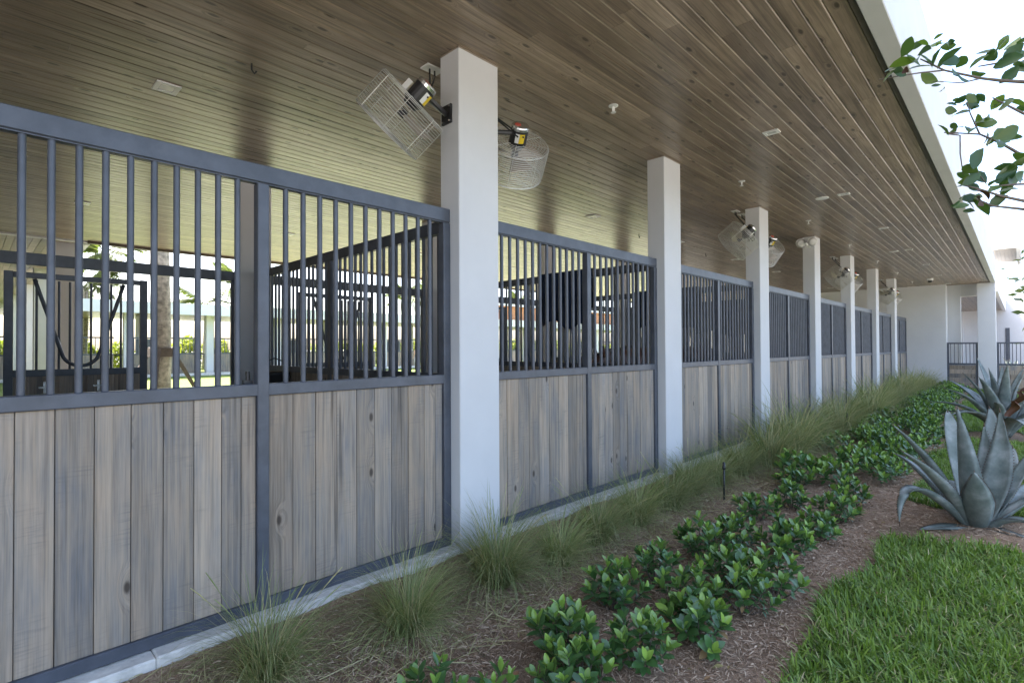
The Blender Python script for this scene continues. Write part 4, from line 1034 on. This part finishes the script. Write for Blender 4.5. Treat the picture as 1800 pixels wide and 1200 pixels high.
# ------------------------------------------------------------------ agaves
AG = [((-0.138, 0.061, 0.53), (-0.062, 0.117, 1.074), 0.25), ((0.182, 0.159, 0.69), (0.265, 0.212, 1.01), 0.2), ((-0.338, -0.017, 0.344), (-0.447, -0.008, 0.588), 0.24), ((-0.065, 0.275, 0.483), (-0.399, 0.54, 0.917), 0.15), ((-0.43, 0.221, 0.462), (-0.833, 0.417, 0.759), 0.15), ((0.046, 0.377, 0.419), (0.041, 0.595, 0.587), 0.15), ((-0.506, 0.372, 0.397), (-0.72, 0.455, 0.13), 0.13), ((0.269, -0.143, 0.492), (0.403, -0.147, 1.026), 0.24), ((0.485, -0.082, 0.678), (0.673, -0.067, 1.026), 0.17), ((0.593, -0.189, 0.386), (0.832, -0.224, 0.649), 0.16), ((0.288, -0.233, 0.393), (0.482, -0.367, 0.715), 0.16), ((0.082, -0.232, 0.218), (0.17, -0.471, 0.431), 0.16), ((-0.074, -0.214, 0.158), (-0.159, -0.414, 0.166), 0.15), ((-0.336, 0.203, 0.067), (-0.548, 0.35, 0.066), 0.11), ((0.359, 0.2, 0.259), (0.77, 0.279, 0.244), 0.2), ((-0.128, -0.156, 0.053), (-0.157, -0.342, 0.055), 0.15), ((0.317, -0.047, 0.412), (0.439, -0.038, 0.883), 0.2), ((0.635, -0.228, 0.181), (1.2, -0.383, 0.309), 0.16)]
def agave_leaf(mid, tip, width, par, seed):
    rr = random.Random(seed); mid = Vector(mid); tip = Vector(tip); out = Vector((mid.x + tip.x, mid.y + tip.y, 0))
    if out.length < 1e-3: out = Vector((1, 0, 0))
    out.normalize(); base = out * .07 + Vector((0, 0, .03))
    c = 2 * mid - (base + tip) / 2
    n = 22; b = MB(); vs = []; rims = []
    prev = None
    for i in range(n):
        t = i / (n - 1); p = base * (1 - t) ** 2 + c * 2 * t * (1 - t) + tip * t * t
        d = ((c - base) * (1 - t) + (tip - c) * t).normalized()
        s_ = d.cross(Vector((0, 0, 1)))
        if s_.length < .25: s_ = Vector((-out.y, out.x, 0)) * -1
        s_.normalize()
        if prev and s_.dot(prev) < 0: s_ = -s_
        prev = s_; nn = s_.cross(d).normalized()
        if nn.z < 0 and abs(nn.z) > .3: pass
        inward = nn if nn.dot(-out + Vector((0, 0, .6))) > 0 else -nn
        prof = (.66 + .34 * math.sin(min(1, t / .42) * math.pi / 2)) if t < .42 else ((1 - t) / .58) ** .78 * (1 + .10 * math.sin((t - .42) / .58 * math.pi))
        w = width * .5 * max(prof, .012); th = .034 * (1 - t) ** .8 + .004; cup = .42 * w * (1 - .4 * t)
        row = []
        for u in (-1, -.6, -.2, .2, .6, 1): row.append(p + s_ * (u * w) + inward * (cup * u * u))
        for u in (.7, .25, -.25, -.7): row.append(p + s_ * (u * w) + inward * (cup * u * u - th * (1 - .5 * u * u)))
        vs += row; rims.append((row[0], row[5], s_, d))
    k = 10; fs = []
    for i in range(n - 1):
        for j in range(k): fs.append((i * k + j, i * k + (j + 1) % k, (i + 1) * k + (j + 1) % k, (i + 1) * k + j))
    fs += [tuple(range(k - 1, -1, -1)), tuple((n - 1) * k + j for j in range(k))]
    b.add(vs, fs, 0.)
    for i in range(4, n - 2):
        for f_ in (0.2, .7):
            for q, sg in ((0, -1), (1, 1)):
                p_ = rims[i][q].lerp(rims[i + 1][q], f_); s_ = rims[i][2] * sg; d = rims[i][3]
                b.add([p_ - d * .006, p_ + d * .006, p_ + s_ * .010 + d * .003, p_ + s_ * .002 + Vector((0, 0, .003))], [(0, 1, 2), (0, 2, 3), (1, 3, 2)], 1.)
    e = tip; d = rims[-1][3]; b.tube([e - d * .02, e + d * .022], [.006, .0008], 6, 1.)
    return b.build('leaf', M['agave'], par, True)
ag = empty('agave', (6.147, -2.81, -.14), 'large blue-grey agave with broad thorny leaves, nearest in the lawn', 'agave', 'agaves in the lawn')
for i, (a, t, w) in enumerate(AG): agave_leaf(a, t, w * .92, ag, i)
rr = random.Random(8)
ag2 = empty('agave', (12.7, -2.86, -.15), 'second blue-grey agave, behind the large one, before the far corner column', 'agave', 'agaves in the lawn')
for i in range(26):
    a = i * 2.399; el = R(82 - 62 * (i / 25) ** .9); L = rr.uniform(1.1, 1.35) * (1.0 if i < 18 else .95); dr_ = .10 + .5 * (i / 25)
    dx, dy = math.cos(a), math.sin(a)
    tip = (dx * L * math.cos(el), dy * L * math.cos(el), L * math.sin(el) - dr_ * .25 * (i / 25)); mid = (dx * L * .5 * math.cos(el) * .9, dy * L * .5 * math.cos(el) * .9, L * .5 * math.sin(el) + .06 + .08 * (i / 25))
    agave_leaf(tuple(1.1 * q for q in mid), tuple(1.1 * q for q in tip), rr.uniform(.16, .21), ag2, 50 + i)
for j, (x, y, s_, lab) in enumerate(((29.2, -2.9, .8, 'small spiky agave beyond the far barred fence'), (30.6, -2.75, .7, 'tiny agave farther beyond the barred fence'))):
    c = copy_tree(ag2); c.location = (x, y, -.1); c.scale = (s_,) * 3; c.rotation_euler = (0, 0, 1 + j); c['label'] = lab

# ------------------------------------------------------------------ trees at the right edge
TL = [(2.293, -2.828, 2.53, 1), (2.358, -2.844, 2.554, 0.7), (2.547, -2.845, 2.613, 1), (2.428, -2.796, 2.541, 1.2), (2.318, -2.85, 2.493, 1), (2.357, -2.773, 2.498, 0.8), (2.362, -2.762, 2.479, 0.8), (2.346, -2.856, 2.473, 1), (2.541, -2.86, 2.496, 1), (2.41, -2.938, 2.43, 1.2), (2.487, -2.923, 2.537, 1.3), (2.563, -2.958, 2.535, 0.9), (2.465, -2.887, 2.539, 0.9), (2.532, -2.904, 2.612, 0.8), (2.594, -2.916, 2.619, 0.7), (2.628, -2.876, 2.656, 0.6), (2.527, -3.001, 2.505, 0.9), (2.647, -2.999, 2.506, 1.1), (2.699, -3.038, 2.58, 1.1), (2.549, -3.021, 2.53, 0.8), (2.492, -3.062, 2.524, 1.0), (2.843, -3.092, 2.653, 1.0), (2.603, -3.075, 2.506, 1.4), (2.625, -3.093, 2.539, 1), (2.842, -3.118, 2.568, 1.2), (2.708, -3.084, 2.49, 1.0), (2.701, -3.118, 2.602, 0.8), (2.59, -2.896, 2.46, 0.6), (2.431, -2.986, 2.34, 0.7), (2.638, -2.968, 2.401, 0.7), (2.55, -2.991, 2.371, 0.7), (2.469, -3.004, 2.346, 0.7), (2.628, -2.974, 2.421, 0.7), (2.702, -2.957, 2.449, 0.6), (2.464, -2.959, 2.356, 0.6), (2.624, -2.98, 2.382, 0.7), (2.488, -2.952, 2.32, 0.9), (2.742, -3.064, 2.41, 1.1), (2.771, -3.1, 2.406, 1.3), (2.583, -3.078, 2.333, 1.1), (2.827, -3.121, 2.399, 1.1), (2.659, -3.005, 2.326, 1), (2.68, -3.019, 2.321, 1), (2.703, -2.995, 2.346, 0.7), (2.492, -2.91, 2.274, 0.8), (2.615, -2.924, 2.302, 0.7), (2.692, -2.964, 2.322, 0.6), (2.459, -2.989, 2.241, 0.6), (2.734, -3.016, 2.272, 0.8), (2.595, -3.028, 2.226, 0.7), (2.644, -3.05, 2.258, 1), (2.564, -3.082, 2.231, 1.2), (2.762, -3.096, 2.261, 0.9), (2.527, -2.992, 2.15, 1.2), (2.683, -2.953, 2.132, 0.8), (2.512, -2.981, 2.079, 1), (2.623, -2.997, 2.11, 1), (2.542, -2.969, 2.074, 1), (2.625, -2.981, 2.074, 0.7), (2.546, -3.042, 2.04, 0.7), (2.568, -3.072, 2.106, 1.2), (2.75, -3.065, 2.121, 1.2), (2.77, -3.084, 2.11, 1.2), (2.67, -3.043, 2.018, 1), (2.715, -2.968, 2.052, 1), (2.46, -2.949, 1.992, 0.9), (2.725, -3.002, 2.018, 1.2), (2.599, -3.109, 2.137, 1.2), (2.827, -3.069, 2.093, 1), (2.683, -3.038, 2.097, 0.9), (2.74, -3.103, 2.107, 1), (2.872, -3.114, 2.13, 1), (2.673, -2.97, 2.022, 0.7)]
TB = [(2.55, -3.014, 2.033, 1.3), (2.543, -3.006, 2.001, 1.3), (2.347, -2.811, 2.473, 0.8)]
TT = [[(2.761, -3.167, 2.449), (2.658, -3.061, 2.458), (2.607, -3.008, 2.467), (2.511, -2.91, 2.497), (2.449, -2.846, 2.54)], [(2.607, -3.008, 2.467), (2.555, -2.955, 2.45), (2.482, -2.879, 2.457)], [(2.511, -2.91, 2.497), (2.452, -2.849, 2.489), (2.394, -2.788, 2.477), (2.343, -2.735, 2.464)], [(2.777, -3.178, 2.145), (2.718, -3.118, 2.177), (2.659, -3.058, 2.226), (2.603, -3.001, 2.26), (2.512, -2.907, 2.267)], [(2.603, -3.001, 2.26), (2.579, -2.977, 2.336), (2.57, -2.969, 2.378)], [(2.52, -2.914, 2.263), (2.553, -2.949, 2.256), (2.554, -2.948, 2.189), (2.561, -2.955, 2.113)], [(2.778, -3.177, 1.997), (2.719, -3.116, 2.012), (2.66, -3.056, 2.03), (2.601, -2.995, 2.058), (2.557, -2.95, 2.073)], [(2.777, -3.178, 2.077), (2.704, -3.102, 2.074), (2.631, -3.026, 2.066)], [(2.778, -3.176, 1.987), (2.719, -3.116, 1.981), (2.638, -3.032, 1.994), (2.594, -2.987, 2.02)], [(2.776, -3.181, 2.335), (2.717, -3.12, 2.335), (2.673, -3.075, 2.367), (2.636, -3.037, 2.395)], [(2.775, -3.183, 2.546), (2.716, -3.123, 2.557), (2.658, -3.062, 2.525), (2.599, -3.001, 2.511)], [(2.594, -2.989, 2.142), (2.601, -2.996, 2.115), (2.623, -3.018, 2.072)]]
tr = empty('leafy_tree', (3.1, -4.3, -.15), 'small broad-leaved tree reaching its upper right branches over the lawn', 'tree')
TO = Vector((3.1, -4.3, -.15))
b = MB(); b.tube([(0, 0, 0), (.02, .03, .7), (-.03, .1, 1.4), (-.02, .25, 2.1), (.0, .3, 2.8), (.03, .3, 3.4)], [.05, .045, .04, .03, .02, .008], 8); b.build('trunk', M['bark'], tr, True)
b = MB()
for l in TT:
    pts = [Vector(p) - TO for p in l]; k = len(pts)
    if l[0][1] < -3.16:
        j = Vector((-.02, .25, pts[0].z - .35)); pts = [j, (j + pts[0]) / 2 + Vector((0, 0, .05))] + pts
    k = len(pts); b.tube(pts, [.009 - .0068 * i / (k - 1) if l[0][1] < -3.16 else .0032 - .0018 * i / (k - 1) for i in range(k)], 6)
b.build('branches', M['bark'], tr, True)
TLF = [leaf_me(1, .62, .25, .12, t, 'treeleaf') for t in (0., .35, .8)] + [leaf_me(1, .5, -.2, .2, .2, 'treeleaf'), leaf_me(1, .7, .5, .25, .5, 'deadleaf')]
rr = random.Random(77)
def put_leaf(p, s_, me, par, org):
    d = Vector((rr.uniform(-1, 1), rr.uniform(-1, 1), rr.uniform(-.5, .8))).normalized()
    view = (Vector((0, -3.1, 1.48)) - Vector(p)).normalized(); up = (view * rr.choice((-1, 1)) * rr.uniform(.1, 1) + Vector((rr.gauss(0, .5), rr.gauss(0, .5), rr.gauss(.5, .5)))).normalized()
    sd_ = up.cross(d).normalized(); up = d.cross(sd_)
    m_ = Matrix((d * s_, sd_ * s_, up * s_)).transposed().to_4x4(); m_.translation = Vector(p) - org - d * s_ * .5
    o = link('leaf', me, par); o.matrix_local = m_; return o
for x, y, z, s_ in TL:
    put_leaf((x, y, z), .07 * s_, TLF[rr.choice((0, 0, 1, 1, 2, 3))], tr, TO)
    if rr.random() < .65: put_leaf((x + rr.uniform(-.03, .03), y + rr.uniform(-.03, .03), z + rr.uniform(-.03, .02)), .055 * s_, TLF[rr.choice((0, 1, 2, 3))], tr, TO)
for l in TT:
    if l[0][1] < -3.16:
        for i in range(26):
            e = Vector(l[0]); j = TO + Vector((-.02, .25, l[0][2] + .15 - .35)); p = e.lerp(j, rr.uniform(.08, .95))
            if p.y < -3.25: put_leaf((p.x + rr.gauss(0, .05), p.y + rr.gauss(-.02, .04), p.z + rr.gauss(.02, .06)), .068 * rr.uniform(.8, 1.2), TLF[rr.choice((0, 0, 1, 1, 2, 3))], tr, TO)
for x, y, z, s_ in TB:
    o = put_leaf((x, y, z), .045 * s_, TLF[4], tr, TO); o['label'] = 'brown dead leaf'
V, F, t = leaf_cloud(700, (.75, .55, .8), .045, 4); V = V + np.array([.15, -.05, 2.75]); V = V[np.repeat((V.reshape(-1, 4, 3).mean(1)[:, 1] - 4.3 < -3.35), 4)]
n_ = len(V) // 4; o = link('crown', np_mesh('crown', V, [np.arange(n_ * 4).reshape(n_, 4)], t[:n_ * 4], M['treeleaf']), tr)
sp = empty('sapling', (8.35, -3.56, -.15), 'slender yellow-green sapling at the right edge of the lawn', 'tree')
b = MB(); b.tube([(0, 0, 0), (.03, 0, 1.2), (0, .03, 2.2), (.02, 0, 3.1)], [.03, .025, .018, .006], 7)
for i in range(14):
    z = 1.2 + i * .14; a = i * 2.4; b.tube([(0, 0, z), (.22 * math.cos(a), .22 * math.sin(a), z + .16), (.42 * math.cos(a), .42 * math.sin(a), z + .22)], [.009, .006, .003], 5)
b.build('trunk', M['bark'], sp, True)
V, F, t = leaf_cloud(620, (.5, .52, 1.0), .055, 3, 1.0, .3); V = V + np.array([0, 0, 2.3])
link('crown', np_mesh('crown', V, [F], t, M['sapleaf']), sp)
dl = empty('dry_leaf', (5.82, -3.06, .92), 'curled brown dry leaf hanging at the right edge, over the large agave', 'leaf')
b = MB()
for q, (oz, oy, s_) in enumerate(((0.0, .04, 1.), (.12, -.02, .9), (.27, -.1, .8))):
    V = []; F = []
    for i in range(9):
        t = i / 8
        for j in range(6):
            a = -1.9 + j * .62 + .5 * math.sin(t * 5 + q); r0 = (.028 + .022 * math.sin(t * math.pi)) * s_
            V.append((r0 * math.cos(a) + .04 * math.sin(t * 4 + q * 2), oy + r0 * math.sin(a) + .03 * math.cos(t * 5) - t * .03, oz - .02 + t * .17 * s_))
    for i in range(8):
        for j in range(5): F.append((i * 6 + j, i * 6 + j + 1, (i + 1) * 6 + j + 1, (i + 1) * 6 + j))
    b.add(V, F, .9 - .3 * q)
o = b.build('curl', M['deadleaf'], dl, True); o.scale = (.62, .62, .75)
b = MB(); b.tube([(0, -.1, .4), (0, -.25, .62), (.0, -.6, .8), (.1, -1.2, .5), (.2, -1.25, -1.05)], .006, 6); b.build('stalk', M['bark'], dl)

# ------------------------------------------------------------------ small things on the ground
for k, (x, y, h) in enumerate(((5.53, -.843, .40), (10.9, -.86, .42), (22.6, -.95, .45))):
    o = empty('irrigation_riser', (x, y, float(ground_z(np.array(x), np.array(y)))), ['nearest', 'second', 'farthest'][k] + ' black irrigation stake standing up out of the mulch', 'sprinkler stake', 'black irrigation stakes')
    b = MB(); b.tube([(0, 0, -.02), (0, 0, h * .82)], .011, 8); b.build('pipe', M['black'], o, True)
    b = MB(); b.tube([(0, 0, h * .82), (0, 0, h * .86), (0, 0, h)], [.017, .017, .013], 10); b.build('nozzle', M['black'], o, True)
LIT = [leaf_me(1, .42, .3, .2, t, 'litter') for t in (0., .5, 1.)]
fl = [(3.702, -2.771, .02, 1, .09, 'pale yellow fallen leaf in the lawn, lower right'), (4.01, -2.438, .02, 0, .055, 'small tan fallen leaf in the lawn near the mulch corner'), (3.485, -2.598, .02, 0, .05, 'rusty fallen leaf in the lawn left of the pale one'), (2.62, -2.02, .012, 2, .06, 'cream fallen leaf on bare mulch by the bottom shrubs'), (1.9, -1.30, .012, 0, .06, 'rusty fallen leaf on mulch between the two bottom shrubs'), (2.475, -1.50, .012, 0, .06, 'tan fallen leaf under the shrubs of the near bed')]
for x, y, dz, k, s_, lab in fl:
    o = link('fallen_leaf', LIT[k]); o.location = (x, y, float(ground_z(np.array(x), np.array(y))) + dz + (.035 if y < -2.2 else .012)); o.rotation_euler = (rnd.uniform(-.3, .3), rnd.uniform(-.2, .2), rnd.uniform(0, 6)); o.scale = (s_,) * 3
    tag(o, lab, 'leaf', 'fallen leaves')
r_ = np.random.default_rng(31); n = 420
V = []; F = []; T_ = []
for i in range(n):
    x = float(r_.uniform(.4, 9) ** 1.0); y = float(r_.uniform(-2.2, -.2)); s_ = float(r_.uniform(.012, .04))
    m_ = Matrix.Translation((x, y, float(ground_z(np.array(x), np.array(y))) + .016)) @ Euler((r_.normal(0, .4), r_.normal(0, .4), r_.uniform(0, 6))).to_matrix().to_4x4() @ Matrix.Scale(s_, 4)
    o_ = len(V); me = LIT[i % 3]; V += [tuple(m_ @ v.co) for v in me.vertices]; F += [tuple(j + o_ for j in p.vertices) for p in me.polygons]; T_ += [float(r_.random() ** 1.5)] * len(me.vertices)
me = bpy.data.meshes.new('leaf_litter'); me.from_pydata(V, [], F); me.materials.append(M['litter']); at = me.attributes.new('tone', 'FLOAT', 'POINT'); at.data.foreach_set('value', T_)
o = link('leaf_litter', me); o['kind'] = 'stuff'
